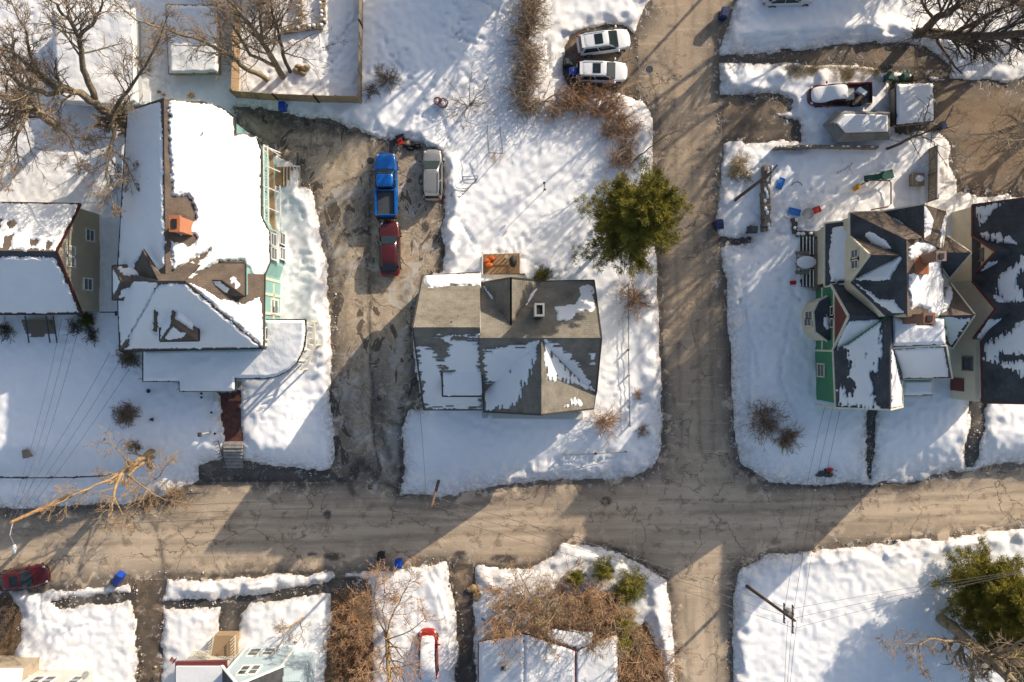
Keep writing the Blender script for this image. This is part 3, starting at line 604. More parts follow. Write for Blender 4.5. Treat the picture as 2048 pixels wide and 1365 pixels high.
h.roof([A1, (527,697,E), (529,549,E)], [(370,562),(527,697),(528,600),(529,549),(440,545),(400,540)], {1,2}, 'sh_brown', 'teal', trim='creamtrim', snow=[[(377,565),(400,586),(522,691),(526,690),(525,610),(519,596),(488,608),(462,600),(440,600),(420,585)],[(372,552),(400,545),(380,560)]], holes=[[(372,576),(400,598),(396,602),(376,586)]], rag=1.5)
h.roof([A0, (240,703,E), (236,600,E)], [(317,562),(240,703),(236,600),(240,545)], {1,2}, 'sh_brown', 'teal', trim='darktrim', snow=[[(316,566),(262,663),(241,698),(236,600),(240,560)]], rag=1.4)
h.roof([A0, A1, (343,505,9.6)], [(317,562),(370,562),(398,530),(376,524),(340,548),(318,548),(290,512),(285,498)], (), 'sh_brown', thick=.3)
# west hipped dormer
h.roof([(225,532,7.3),(225,600,7.3),(243,563,8.5)], [(225,532),(225,600),(243,563)], {0}, 'sh_brown', 'teal', trim='darktrim', over=.2, snow=[[(226,538),(226,594),(240,563)]], depth=.1, rag=1)
h.roof([(225,532,7.3),(243,563,8.5),(317,563,8.5)], [(225,532),(243,563),(317,563),(312,528)], {3}, 'sh_brown', 'teal', trim='darktrim', over=.2, snow=[[(234,535),(248,552),(310,552),(300,530)]], depth=.14)
h.roof([(225,600,7.3),(243,563,8.5),(317,563,8.5)], [(225,600),(243,563),(317,563),(286,600)], {3}, 'sh_brown', 'teal', trim='darktrim', over=.2, snow=[[(240,580),(248,576),(300,574),(286,596),(238,596)]], depth=.08, rag=3)
# east hipped dormer
h.roof([(490,527,8.5),(490,593,8.5),(443,560,9.7)], [(490,527),(490,593),(443,560)], {0}, 'sh_brown', 'teal', trim='creamtrim', over=.2, snow=[[(462,556),(472,556),(478,570),(472,576),(464,566)]], depth=.08)
h.roof([(490,527,8.5),(443,560,9.7),(382,560,9.7)], [(490,527),(443,560),(382,560),(436,527)], {3}, 'sh_brown', 'teal', trim='creamtrim', over=.2)
h.roof([(490,593,8.5),(443,560,9.7),(382,560,9.7)], [(490,593),(443,560),(382,560),(425,596)], {3}, 'sh_brown', 'teal', trim='darktrim', over=.2, snow=[[(386,563),(440,563),(458,578),(456,588),(418,592)]], depth=.12, rag=1.5)
# north hipped dormer facing the street
h.roof([(345,577,9.4),(345,645,9.4),(320,683,8.1)], [(345,577),(345,645),(320,683),(318,612)], {2}, 'sh_brown', 'teal', trim='darktrim', over=.2, snow=[[(343,580),(343,645),(321,680),(319,612)]], depth=.12, rag=1)
h.roof([(345,577,9.4),(345,645,9.4),(397,682,8.1)], [(345,577),(345,645),(397,682),(397,610)], {2}, 'sh_brown', 'teal', trim='darktrim', over=.2, snow=[[(350,580),(350,640),(386,662),(388,635),(396,622),(396,605)]], depth=.18, rag=1.2)
h.roof([(345,645,9.4),(320,683,8.1),(397,682,8.1)], [(345,645),(320,683),(397,682)], {1}, 'sh_brown', 'teal', trim='darktrim', over=.2, snow=[[(346,652),(328,680),(362,678),(370,668),(356,660)]], depth=.1, rag=1.5)
# porch roof that wraps the corner
PO = [(528,640),(611,640),(611,670),(606,700),(594,724),(576,742),(556,752),(535,757),(470,757),(470,783),(360,783),(358,763),(286,763),(286,700),(528,697)]
z3 = 4.4
h.roof([(286,763,z3),(470,757,z3),(528,697,z3+.35)], PO, set(range(0,13)), 'sh_brown', None, snow=[PO], depth=.22, rag=.6, trim='darktrim', thick=.25, name='porch_roof')
zg = float(gz(560, 720)) - .3
arc = [W(x, y, 3.0) for x, y in [(606,646),(606,700),(594,722),(576,738),(556,748),(535,753),(478,753)]]
b = MB(); b2 = MB()
for p in arc + [W(x, 778, 3.0) for x in (368, 420, 462)] + [W(x, 758, 3.0) for x in (292, 330)]:
    MB().tube([(p[0], p[1], zg), (p[0], p[1], z3 - .2)], .09, 8).box((p[0], p[1], zg + .3), (.3, .3, .6)).out('porch_column', M['trim'], h.root)
for a, c in zip(arc[:-1], arc[1:]):
    for zz in (2.0, 2.6): b2.beam((a[0], a[1], zz), (c[0], c[1], zz), .07, .07)
    L = math.dist(a[:2], c[:2]); k = max(1, int(L / .16))
    for i in range(k): t = i / k; x = a[0] + (c[0] - a[0]) * t; y = a[1] + (c[1] - a[1]) * t; b2.beam((x, y, 2.0), (x, y, 2.6), .03, .03)
b2.out('porch_railing', M['trim'], h.root)
fl = [W(x, y, 1.9)[:2] for x, y in [(545,645),(612,645),(612,690),(598,722),(575,744),(540,755),(300,762),(300,705),(545,700)]]
MB().prism(fl, zg, 1.95).out('porch_floor', M['greywood'], h.root)
g = MB(); gp = [W(x, y, 3.6) for x, y in [(622,643),(628,646),(630,690),(618,722),(600,740)]]
for a, c in zip(gp[:-1], gp[1:]): g.beam(a, c, .12, .14)
for (x, y) in [(614,652),(615,664),(615,676),(615,688),(612,700),(608,710),(603,719),(596,727)]: g.beam(W(x, y, 3.85), W(x + 13, y + 3, 3.6), .07, .05)
for p in (gp[0], gp[2], gp[4]): g.beam((p[0], p[1], zg), p, .12, .12)
g.out('porch_pergola', M['creamtrim'], h.root)
h.chimney(348, 447, 11.45, 8.4, .68, 1.1)
for (px, py, w, hh) in [(548,614,1.1,1.5),(536,668,.9,1.6)]: h.winx(-20.42, px, py, w, hh)
pnl = MB()
for (X, px, py, w, hh) in [(-20.46,546,598,2.6,.2),(-20.46,546,640,2.2,.2)]:
    z = H * (1 - X * S / (px - CX)); pnl.box((X + .05, (CY - py) / S * (H - z) / H, z), (.08, w, hh))
pnl.out('trim_band', M['creamtrim'], h.root)
for py in (560, 590, 628, 690): y = (CY - py) / S * .93; MB().box((-20.42, y, 3.8), (.1, .22, 4.6)).out('corner_board', M['creamtrim'], h.root)
for (px, py, w) in [(564,478,.9),(564,508,.9),(546,480,.9),(547,508,.9)]: h.winx(-19.97, px, py, w, 1.25)
bb = MB()
for z in (1.9, 3.75, 5.9): bb.box((-19.95, (CY - 495) / S * (H - z) / H, z), (.10, 2.7, .35))
bb.out('bay_panel', M['trim'], h.root)
# rear balcony and stair
bal = MB(); zb = 4.3
for x in (527, 535): bal.beam(W(x, 292, zb + .9), W(x + 2, 452, zb + .9), .09, .09)
for y in (292, 330, 372, 412, 452): bal.beam(W(527, y, zb + .9), W(560, y + 14, 3.1), .09, .08); bal.beam(W(527, y, zb), W(527, y, zb + 1), .1, .1)
bal.beam(W(527, 290, zb + .9), W(560, 312, 3.2), .1, .1)
for x in (551, 560): bal.beam(W(x, 372, 3.2), W(x + 2, 464, 3.2), .09, .09)
for i in range(26): y = 296 + i * 6; bal.beam(W(527, y, zb + .1), W(527, y, zb + .9), .035, .035); bal.beam(W(527, y, zb + .9), W(535, y + 2, zb + .9), .035, .035)
for i in range(15): y = 374 + i * 6; bal.beam(W(551, y, 3.2), W(561, y + 2, 3.2), .035, .035)
bal.out('balcony_railing', M['trim'], h.root)
MB().prism([W(x, y, 3.6)[:2] for x, y in [(524,292),(545,300),(549,464),(524,452)]], 3.4, 3.55).out('balcony_floor', M['wood'], h.root)
st = MB(); st.prism([W(x, y, 2.2)[:2] for x, y in [(538,334),(562,334),(562,372),(538,372)]], 2.05, 2.2)
for i in range(7):
    x0 = 562 + i * 6.4; zt = 2.15 - i * .13; st.prism([W(x, y, zt)[:2] for x, y in [(x0,334),(x0+6,334),(x0+6,371),(x0,371)]], .9, zt)
st.out('back_steps', M['wood'], h.root)
nos = MB()
for i in range(7): x0 = 567.5 + i * 6.4; nos.beam(W(x0, 333, 2.18 - i * .13), W(x0, 372, 2.18 - i * .13), .07, .05)
nos.out('step_edge', M['creamtrim'], h.root)
fs_ = MB()
for i in range(8): y0 = 884 + i * 6.6; zt = float(gz(465, y0)) + .16; fs_.prism([W(x, y, zt)[:2] for x, y in [(446,y0),(484,y0),(485,y0+6.2),(447,y0+6.2)]], -.1, zt)
fs_.out('front_steps', M['concrete'], h.root)
hr = MB(); 
for dz in (.5, .95): hr.beam(W(436, 882, 1.5 + dz), W(452, 936, .2 + dz), .05, .05)
for i in range(10): t = i / 9; a = W(436 + 16 * t, 882 + 54 * t, 1.5 - 1.3 * t); hr.beam(a, (a[0], a[1], a[2] + .95), .035, .035)
hr.out('handrail', M['black'], h.root)
vp = MB(); vp.tube([W(407,268,8.6), W(405,266,9.2)], .05); vp.tube([W(300,360,8.4), W(296,357,9.1)], .05); vp.tube([W(304,387,8.4), W(300,384,9.0)], .06); vp.out('vent_pipe', M['dgrey'], h.root)
h.close()

# ================================================================ CENTRE HOUSE
h = House('grey_house', 'house with weathered grey shingle cross gables and white chimney on the centre lot', 1010, 690)
ZW = .9
h.roof([(825,655,9.4),(960,655,9.4),(845,552,3.9)], [(825,655),(960,655),(960,545),(845,552)], {2,3}, 'sh_grey', 'whitesid', ZW, trim='darktrim', snow=[[(848,549),(992,547),(985,562),(965,571),(900,572),(858,577),(849,566)]], depth=.3, rag=1, holes=())
h.roof([(825,655,9.4),(960,655,9.4),(966,820,3.0)], [(825,655),(960,655),(966,820),(848,820)], {2,3}, 'sh_grey', 'whitesid', ZW, trim='darktrim', snow=[[(829,672),(958,668),(965,818),(849,818)]], depth=.1, holes=[[(829,672),(880,676),(900,690),(888,716),(876,718),(866,695),(830,688)],[(905,672),(958,676),(958,680),(900,680)],[(882,734),(896,734),(896,738),(884,738)],[(884,742),(906,742),(906,746),(886,746)]], rag=2.6, taper=2, streak='x')
h.roof([(883,700,6.9),(963,700,6.9),(965,790,5.2)], [(883,700),(962,700),(966,793),(885,793)], {1,2,3}, 'sh_grey', 'whitesid', 3.2, over=.1, trim='creamtrim', snow=[[(885,702),(961,702),(965,792),(886,792)]], depth=.12, holes=[[(884,712),(894,712),(893,718),(884,718)],[(884,724),(896,724),(896,729),(884,729)],[(886,736),(900,737),(910,741),(900,745),(886,744)]], rag=1)
h.roof([(959,676,9.15),(1203,676,9.15),(1188,561,4.5)], [(959,676),(1203,676),(1188,561),(963,566)], {1,2}, 'sh_grey', 'whitesid', ZW, trim='darktrim', snow=[[(1106,612),(1150,612),(1160,590),(1156,575),(1175,570),(1187,578),(1189,620),(1150,626),(1140,642),(1118,640)]], depth=.14, rag=4, taper=2)
h.roof([(959,676,9.15),(1203,676,9.15),(1193,800,3.6)], [(959,676),(1203,676),(1193,783),(1185,815),(966,822)], {1,2}, 'sh_grey', 'whitesid', ZW, trim='darktrim', snow=[[(966,700),(1000,695),(1078,682),(1082,690),(1082,760),(968,770)],[(1088,680),(1120,690),(1155,722),(1172,750),(1188,782),(1100,760),(1088,700)],[(1180,706),(1190,704),(1190,732),(1181,732)]], depth=.12, rag=2.4, taper=2, streak='x')
h.roof([(1083,678,9.0),(1083,830,9.0),(968,824,4.2)], [(1083,678),(1083,830),(968,824),(966,775)], {1,2}, 'sh_grey2', 'whitesid', ZW, trim='darktrim', snow=[[(1078,690),(1060,760),(1040,800),(1020,818),(975,822),(968,820),(968,772),(1074,684)]], depth=.1, rag=3.0, taper=2, streak='y')
h.roof([(1083,678,9.0),(1083,830,9.0),(1187,818,4.3)], [(1083,678),(1083,830),(1187,818),(1192,783)], {1,2}, 'sh_grey2', 'whitesid', ZW, trim='darktrim', snow=[[(1088,682),(1120,725),(1188,783),(1150,770),(1118,762),(1096,766),(1090,745)],[(1122,818),(1140,800),(1152,790),(1160,800),(1170,812)]], depth=.12, rag=2.4, taper=2, streak='y')
h.roof([(1022,556,8.2),(1022,655,8.2),(963,566,4.6)], [(1022,556),(1022,655),(955,640),(963,566)], {0,3}, 'sh_grey2', 'whitesid', ZW, trim='darktrim')
h.roof([(1022,556,8.2),(1022,655,8.2),(1082,562,4.6)], [(1022,556),(1022,655),(1090,640),(1082,562)], {0,3}, 'sh_grey2', 'whitesid', ZW, trim='darktrim')
vs = [[(962,568),(970,573),(985,595),(999,625),(990,618),(975,600)], [(1080,572),(1066,600),(1052,620),(1050,612),(1066,582)], [(1043,630),(1040,645),(1034,650),(1038,636)]]
for q, P in ((vs[0], [(1022,556,8.2),(1022,655,8.2),(963,566,4.6)]), (vs[1], [(1022,556,8.2),(1022,655,8.2),(1082,562,4.6)]), (vs[2], [(1022,556,8.2),(1022,655,8.2),(1082,562,4.6)])):
    h.snow(plane_eq(P), [(930,540),(1110,540),(1110,660),(930,660)], [q], .3, (), 1, 1.5, h.root)
h.roof([(985,548,5.2),(1058,550,5.2),(1020,570,6.0)], [(985,549),(1050,549),(1060,566),(985,570)], {0}, 'sh_grey', None, trim='darktrim')
x, y, z = W(1079, 620, 10.6); c = MB(); c.box((x, y, 8.6), (.72, .95, 4.0)).out('chimney', M['silvertarp'], h.root)
rim = MB(); cc = (x, y, 10.62)
for dx, dy, a, bb in ((-.3,0,.14,1.0),(.3,0,.14,1.0),(0,-.42,.46,.14),(0,.42,.46,.14)): rim.box((x + dx, y + dy, 10.66), (a, bb, .14))
rim.out('chimney_rim', M['silvertarp'], h.root); MB().box((x, y, 10.61), (.46, .7, .03)).out('flue', M['black'], h.root)
v = MB(); v.tube([W(906,642,8.4), W(903,644,9.0)], .05); v.tube([W(905,643,8.5), W(917,631,8.3)], .03); v.out('vent_pipe', M['dgrey'], h.root)
# low foundation ledge and entry below the street gable
MB().prism([W(px, py, 1.5)[:2] for px, py in [(985,824),(1165,824),(1165,838),(985,836)]], .8, 2.0).out('porch_ledge', M['whitesid'], h.root)
MB().prism([W(px, py, 2.2)[:2] for px, py in [(966,795),(976,800),(976,832),(966,832)]], .8, 4.0).out('corner_panel', M['greysid'], h.root)
h.close()
h2 = h
for Yp, xs_ in ((W(0, 826, 4.2)[1] + .45, (1000, 1040, 1120, 1150)),):
    for x_ in xs_:
        xx = (x_ - CX) / S * .93
        for zz in (2.4,):
            b = MB(); b.box((xx, Yp - .28, zz + .75), (1.1, .1, .1)); b.box((xx, Yp - .28, zz - .75), (1.2, .14, .1)); b.box((xx - .5, Yp - .28, zz), (.1, .1, 1.4)); b.box((xx + .5, Yp - .28, zz), (.1, .1, 1.4)); b.box((xx, Yp - .27, zz), (.9, .06, .05))
            f_ = b.out('window', M['trim'], h.root); MB().box((xx, Yp - .25, zz), (.9, .05, 1.4)).out('pane', M['glass'], f_)
# small deck at the back of the centre house
d = thing('back_deck', 'small wooden deck with white rail behind the grey house', 'deck', W(1003, 528, 1.3)); z = 2.0
MB().prism([W(x, y, z)[:2] for x, y in [(966,509),(1040,507),(1040,549),(966,549)]], 1.1, z).out('deck_floor', M['wood'], d)
r = MB()
for a, c in (((965,549),(965,508)),((965,508),(1040,506)),((1040,506),(1040,549))):
    for dz in (.5, .95): r.beam(W(*a, z + dz), W(*c, z + dz), .07, .07)
    for i in range(9): t = i / 8; p = W(a[0] + (c[0] - a[0]) * t, a[1] + (c[1] - a[1]) * t, z); r.beam(p, (p[0], p[1], z + .95), .05, .05)
r.out('railing', M['trim'], d)
o = thing('grill', 'black covered barbecue grill on the back deck', 'grill', W(1026, 526, z)); q = W(1026, 526, z)
MB().ball((q[0], q[1], z + .85), (.34, .52, .35), 12, 7).out('lid', M['black'], o); b = MB()
for i, j in ((-.2,-.35),(.2,-.35),(.2,.35),(-.2,.35)): b.tube([(q[0]+i, q[1]+j, z), (q[0]+i, q[1]+j, z+.8)], .03, 5)
b.out('stand', M['dgrey'], o)
o = thing('patio_heater', 'small round white topped stand on the back deck', 'stand', W(1013, 516, z)); q = W(1013, 516, z)
MB().tube([(q[0], q[1], z), (q[0], q[1], z + .9)], .05).tube([(q[0], q[1], z + .9), (q[0], q[1], z + .96)], .16, 10).out('stand_top', M['silvertarp'], o)
for k, (x, y) in enumerate([(975,522),(984,517),(978,530)]):
    q = W(x, y, z + .25); b = MB(); b.ball(q, (.34, .22, .22), 8, 5); b.box((q[0], q[1], q[2] - .15), (.4, .3, .2))
    tag(b.out('orange_toy', M['orange']), ['orange toy nearest the corner of the back deck', 'orange toy pushed up to the far rail of the back deck', 'orange toy lowest on the back deck by the house'][k], 'toy', 'orange toys on the back deck')

# ================================================================ GREEN HOUSE (right)
h = House('green_house', 'green and cream house with charcoal cross gables, octagonal bay and brick chimneys', 1760, 640)
ZG = 1.2; A = (1700,425,7.2); D = (1813,480,10.6); E_ = (1815,628,10.6)  # slopes in brown shingle have sunlight on the charcoal roof put into their colour
h.roof([A, D, E_], [(1700,425),(1813,480),(1815,628),(1773,633),(1740,600),(1702,565)], {5}, 'sh_dark', 'cream', ZG, trim='creamtrim', snow=[[(1733,465),(1742,463),(1770,480),(1787,502),(1750,492),(1728,474)],[(1704,562),(1730,578),(1760,598),(1790,600),(1806,626),(1785,627),(1760,612)],[(1801,512),(1804,516),(1780,560),(1745,562),(1706,560),(1740,540)]], depth=.16, rag=1.6, holes=[[(1712,562),(1750,562),(1775,566),(1758,574),(1730,574)]])
h.roof([A, D, (1765,423,7.2)], [(1700,425),(1765,423),(1845,475),(1813,480)], {0}, 'sh_brown', 'cream', ZG, trim='darktrim')
B = (1848,408,9.6); C_ = (1848,475,9.6)
h.roof([B, C_, (1765,423,7.0)], [(1848,408),(1848,477),(1765,423)], {2}, 'sh_dark2', 'cream', ZG, trim='darktrim', snow=[[(1779,432),(1800,442),(1840,474),(1832,474),(1800,452)]], depth=.1, rag=.6)
h.roof([B, C_, (1893,422,7.0)], [(1848,408),(1893,422),(1885,500),(1848,480)], {0,1}, 'sh_brown', 'cream', ZG, trim='darktrim', snow=[[(1849,412),(1856,420),(1868,440),(1862,470),(1849,478)],[(1894,425),(1888,470),(1880,500),(1884,450)]], depth=.2, rag=1.5)
h.roof([D, E_, (1885,560,7.2)], [(1813,480),(1855,478),(1882,478),(1892,640),(1815,633)], {2}, 'sh_brown', 'cream', ZG, snow=[[(1818,495),(1840,482),(1876,480),(1874,500),(1845,505),(1840,520),(1820,520)],[(1818,548),(1850,545),(1862,525),(1880,520),(1890,600),(1891,638),(1862,638),(1858,618),(1835,612),(1822,620),(1817,580)]], depth=.28, rag=1.5)
h.chimney(1884, 512, 11.8, 7.0, .62, .62, 'brick2'); x, y, z = W(1836, 533, 9.6); MB().box((x, y, 8.9), (1.3, 1.25, 2.0)).out('chimney', M['brick'], h.root)
h.chimney(1860, 637, 11.6, 6.8, .75, .7, 'brick2')
# west dormer with cream gable wall
h.roof([(1740,510,10.35),(1800,511,10.35),(1702,474,7.6)], [(1740,510),(1803,511),(1702,474)], {2}, 'sh_brown', None, trim='creamtrim')
h.roof([(1740,510,10.35),(1800,511,10.35),(1703,561,7.6)], [(1740,510),(1803,511),(1703,561)], {2}, 'sh_dark', None, trim='creamtrim')
gx = W(1702, 474, 7.6)[0] + .12; a = W(1702, 476, 7.6); c = W(1703, 560, 7.6); t = W(1740, 510, 10.3)
mk('gable_wall', [(gx, a[1], 6.4), (gx, c[1], 6.4), (gx, c[1], 7.35), (gx, t[1], 10.1), (gx, a[1], 7.35), (gx+.3, a[1], 6.4), (gx+.3, c[1], 6.4), (gx+.3, c[1], 7.35), (gx+.3, t[1], 10.1), (gx+.3, a[1], 7.35)], [(0,1,2,3,4),(9,8,7,6,5),(0,5,6,1),(1,6,7,2),(2,7,8,3),(3,8,9,4),(4,9,5,0)], M['cream'], h.root)
h.winx(gx, 1711, 510, .75, 1.0, -1, 'creamtrim'); h.winx(gx, 1711, 527, .75, 1.0, -1, 'creamtrim')
# snowy shed roof in front of the dormer
h.roof([(1650,447,4.6),(1650,574,4.6),(1702,560,5.9)], [(1650,447),(1650,574),(1702,566),(1702,440)], {0,1,3}, 'sh_dark', 'cream', ZG, trim='darktrim', snow=[[(1664,456),(1690,452),(1701,462),(1701,562),(1662,564),(1658,520)]], depth=.3, rag=1.5)
# cross gable to the west with red gable wall
h.roof([(1698,633,8.3),(1800,633,8.3),(1662,569,5.3)], [(1698,633),(1800,633),(1702,564),(1662,569)], {2,3}, 'sh_dark', None, trim='creamtrim', snow=[[(1704,566),(1730,576),(1762,598),(1790,622),(1760,612),(1735,600)]], depth=.14, rag=1)
h.roof([(1698,633,8.3),(1782,633,8.3),(1666,701,5.5)], [(1698,633),(1780,633),(1720,701),(1666,701)], {3}, 'sh_dark', None, trim='creamtrim', snow=[[(1700,641),(1780,640),(1720,699),(1672,699),(1686,662)]], depth=.14, rag=1.2)
wx = W(1664, 600, 5.4)[0] + .3; y0 = W(0, 571, 5.3)[1]; y1 = W(0, 700, 5.5)[1]; yp = W(0, 633, 8.3)[1]
def slab(name, X, pts, m, th=.25): 
    n = len(pts); v = [(X, y, z) for y, z in pts] + [(X + th, y, z) for y, z in pts]
    return mk(name, v, [tuple(range(n)), tuple(range(2 * n - 1, n - 1, -1))] + [(i, i + n, (i + 1) % n + n, (i + 1) % n) for i in range(n)], M[m], h.root)
slab('wall', wx, [(y0,1.0),(y1,1.0),(y1,5.2),(y0,5.2)], 'green'); slab('gable_wall', wx, [(y0,5.2),(y1,5.2),(yp,8.0)], 'redwood')
slab('trim_band', wx - .06, [(y0,5.05),(y1,5.05),(y1,5.3),(y0,5.3)], 'creamtrim', .06); slab('trim_band', wx - .06, [(y0,3.0),(y1,3.0),(y1,3.2),(y0,3.2)], 'creamtrim', .06)
h.winx(wx, 1662, 626, .9, 1.1, -1, 'creamtrim'); h.winx(wx, 1662, 643, .9, 1.1, -1, 'creamtrim')
# street wing with north-south ridge
R0 = (1780,633,9.0); R1 = (1780,820,9.0)
h.roof([R0, R1, (1668,815,5.8)], [(1780,633),(1780,820),(1672,816),(1667,701),(1700,690)], {1,2}, 'sh_dark2', 'green', ZG, trim='darktrim', snow=[[(1700,640),(1768,638),(1766,700),(1758,740),(1752,800),(1760,818),(1674,812),(1672,780),(1690,760),(1686,720),(1670,712)]], holes=[[(1670,702),(1692,700),(1700,735),(1694,752),(1680,745),(1674,730)],[(1684,758),(1704,756),(1706,785),(1696,788)],[(1746,746),(1756,746),(1756,795),(1748,790)]], depth=.12, rag=3.5, taper=2, streak='y')
h.roof([R0, R1, (1808,815,5.8)], [(1780,633),(1780,820),(1806,814),(1803,760),(1803,640)], {1,2}, 'sh_dark2', 'green', ZG, trim='darktrim', snow=[[(1783,690),(1803,770),(1805,812),(1783,816)]], depth=.2, rag=1)
wx2 = W(1668, 760, 5.8)[0] + .3; h.winx(wx2 - .02, 1643, 741, 1.0, 1.2, -1, 'creamtrim')
for py in (702, 814): MB().box((wx2, W(0, py, 4)[1], 3.5), (.1, .16, 4.6)).out('corner_board', M['creamtrim'], h.root)
h.roof([(1775,636,8.7),(1890,636,8.6),(1893,690,8.2)], [(1784,633),(1890,636),(1893,691),(1781,697)], {2}, 'sh_dark', 'green', ZG, trim='darktrim', snow=[[(1786,636),(1889,638),(1891,689),(1784,693)]], depth=.22, rag=.6, holes=[[(1822,634),(1868,634),(1865,650),(1835,652)]])
h.roof([(1780,697,8.2),(1893,691,8.2),(1903,757,5.4)], [(1781,697),(1893,691),(1905,757),(1806,759)], {1,2}, 'sh_dark', 'green', ZG, trim='darktrim', snow=[[(1786,699),(1888,694),(1898,755),(1806,757)]], depth=.16, rag=1)
h.roof([(1804,760,4.2),(1866,757,4.2),(1866,792,3.7)], [(1805,760),(1866,758),(1866,792),(1806,794)], {1,2,3}, 'sh_dark', None, trim='darktrim', snow=[[(1806,760),(1865,760),(1865,790),(1807,792)]], depth=.2, rag=.5, name='porch_roof')
[MB().tube([W(x, y, 1.2), (W(x, y, 3.8)[0], W(x, y, 3.8)[1], 3.8)], .08, 6).out('porch_column', M['trim'], h.root) for x, y in ((1812,788),(1858,786))]
# two gables to the east
h.roof([(1860,505,8.2),(1943,506,8.2),(1897,474,6.2)], [(1860,505),(1943,506),(1895,473)], {1}, 'sh_brown', None, trim='darktrim')
h.roof([(1860,505,8.2),(1943,506,8.2),(1900,556,5.9)], [(1860,505),(1943,506),(1899,557),(1880,530)], {1,2}, 'sh_dark', 'tansid', ZG, trim='darktrim')
h.roof([(1875,632,8.0),(1950,630,8.0),(1900,568,5.4)], [(1875,632),(1950,630),(1902,568),(1885,590)], {1}, 'sh_brown', 'tansid', ZG, trim='redtrim', snow=[[(1886,580),(1900,570),(1907,590),(1897,618),(1884,626)]], depth=.2)
h.roof([(1875,632,8.0),(1950,630,8.0),(1905,697,5.0)], [(1875,632),(1950,630),(1905,697),(1893,690)], {1,2}, 'sh_dark', 'tansid', ZG, trim='redtrim', snow=[[(1884,636),(1940,636),(1912,675),(1903,690),(1892,672)]], depth=.16)
# octagonal bay
OC = [(1637,602),(1655,592),(1664,604),(1664,678),(1655,683),(1630,664),(1627,624)]
h.roof([(1637,602,4.5),(1664,678,4.6),(1630,664,4.5)], OC, {0,4,5,6}, 'sh_dark', 'cream', ZG, over=.12, trim='creamtrim', snow=[[(1646,640),(1654,628),(1661,640),(1661,665),(1650,655)]], depth=.15, name='bay_roof')
ox = W(1627, 644, 4.4)[0]
for px, py in ((1617,645),(1619,630)): h.winx(ox + .1, px, py, .55, 1.3, -1, 'creamtrim', split=False)
h.close()
# pergola / slatted deck in front
for k, (y0, y1) in enumerate(((474,510),(540,574))):
    d = thing('slatted_stair', ['wooden stair with white edged treads above the snowy landing west of the green house', 'wooden stair with white edged treads below the snowy landing west of the green house'][k], 'stair', W(1612, (y0 + y1) / 2, 1.5)); b = MB(); e = MB()
    for i in range(6):
        x0 = 1592 + i * 7; zt = 1.7 + i * .16
        b.prism([W(x, y, zt)[:2] for x, y in [(x0,y0),(x0+7,y0),(x0+7,y1),(x0,y1)]], 1.4, zt); e.beam(W(x0, y0, zt + .03), W(x0, y1, zt + .03), .07, .06)
    b.out('tread', M['barkd'], d); e.out('step_edge', M['trim'], d)
d = thing('deck', 'brown wooden deck between the slatted stairs and the green house', 'deck', W(1642, 525, 1.5))
MB().prism([W(x, y, 2.7)[:2] for x, y in [(1632,478),(1652,478),(1652,580),(1632,580)]], 1.3, 2.6).out('deck_floor', M['greywood'], d)
d = thing('picnic_table', 'snow covered picnic table between the two slatted stairs', 'table', W(1612, 525, 1.9)); q = W(1612, 525, 0)
z = 2.6; q = W(1612, 525, z); MB().box((q[0], q[1], z), (1.7, .95, .06)).out('tabletop', M['greywood'], d); s_ = MB(); s_.ball((q[0], q[1], z + .06), (.88, .55, .22), 14, 7); s_.out('snow_cap', M['roofsnow'], d, True)
b = MB()
for j in (-.85, .85): b.box((q[0], q[1] + j, z - .3), (1.6, .3, .06))
for i in (-.6, .6): b.box((q[0] + i, q[1], z - .45), (.08, 1.5, .08)); b.box((q[0] + i, q[1], z - .6), (.08, .1, 1.1))
b.out('bench', M['greywood'], d)

# ================================================================ CREAM HOUSE (left edge)
h = House('cream_house', 'cream stucco house with one snowy gable roof at the left edge', 100, 520)
h.roof([(112,503,7.9),(-60,500,7.9),(160,408,4.9)], [(112,503),(-140,500),(-140,403),(160,408)], {2,3}, 'sh_brown', 'cream2', 1.2, trim='redtrim', snow=[[(112,500),(-140,498),(-140,403),(158,408),(135,455)]], holes=[[(14,446),(30,440),(32,452),(18,458)],[(8,475),(26,470),(20,500),(4,500)],[(60,482),(78,480),(72,492),(60,494)],[(92,485),(104,484),(100,498),(90,498)],[(-10,440),(4,440),(0,462),(-12,462)]], depth=.16, rag=2)
h.roof([(112,503,7.9),(-60,500,7.9),(163,628,4.6)], [(112,503),(163,628),(-140,630),(-140,500)], {0,1}, 'sh_dark', 'cream2', 1.2, trim='redtrim', snow=[[(110,516),(160,626),(-140,628),(-140,510)]], depth=.15, rag=2)
X = W(160, 408, 4.9)[0] - .3
for px, py in ((141,504),(141,523)): h.winx(X, px, py, .8, 1.0)
h.winx(X, 179, 471, .9, 1.1); h.winx(X, 175, 569, .9, 1.1)
b = MB(); p = W(165, 627, 2.4); b.beam((X + .3, p[1] + .1, 2.2), (X + 1.9, p[1] + .1, 2.2), .1, .1); b.box((X + 1.7, p[1], 1.6), (.3, .4, 1.1)); b.out('meter_box', M['dgrey'], h.root)
b = MB(); 
for i in range(6): b.prism([W(x, y, 2)[:2] for x, y in [(50,640+i*7),(104+i*.8,640+i*7),(105+i*.8,647+i*7),(50,647+i*7)]], 1.2, 2.4 - i * .15)
b.out('front_steps', M['greywood'], h.root)
for x in (50, 92, 106): MB().beam(W(x, 632, 3.2), W(x + 8, 686, 2.4), .08, .08).out('handrail', M['dgrey'], h.root); h.close()

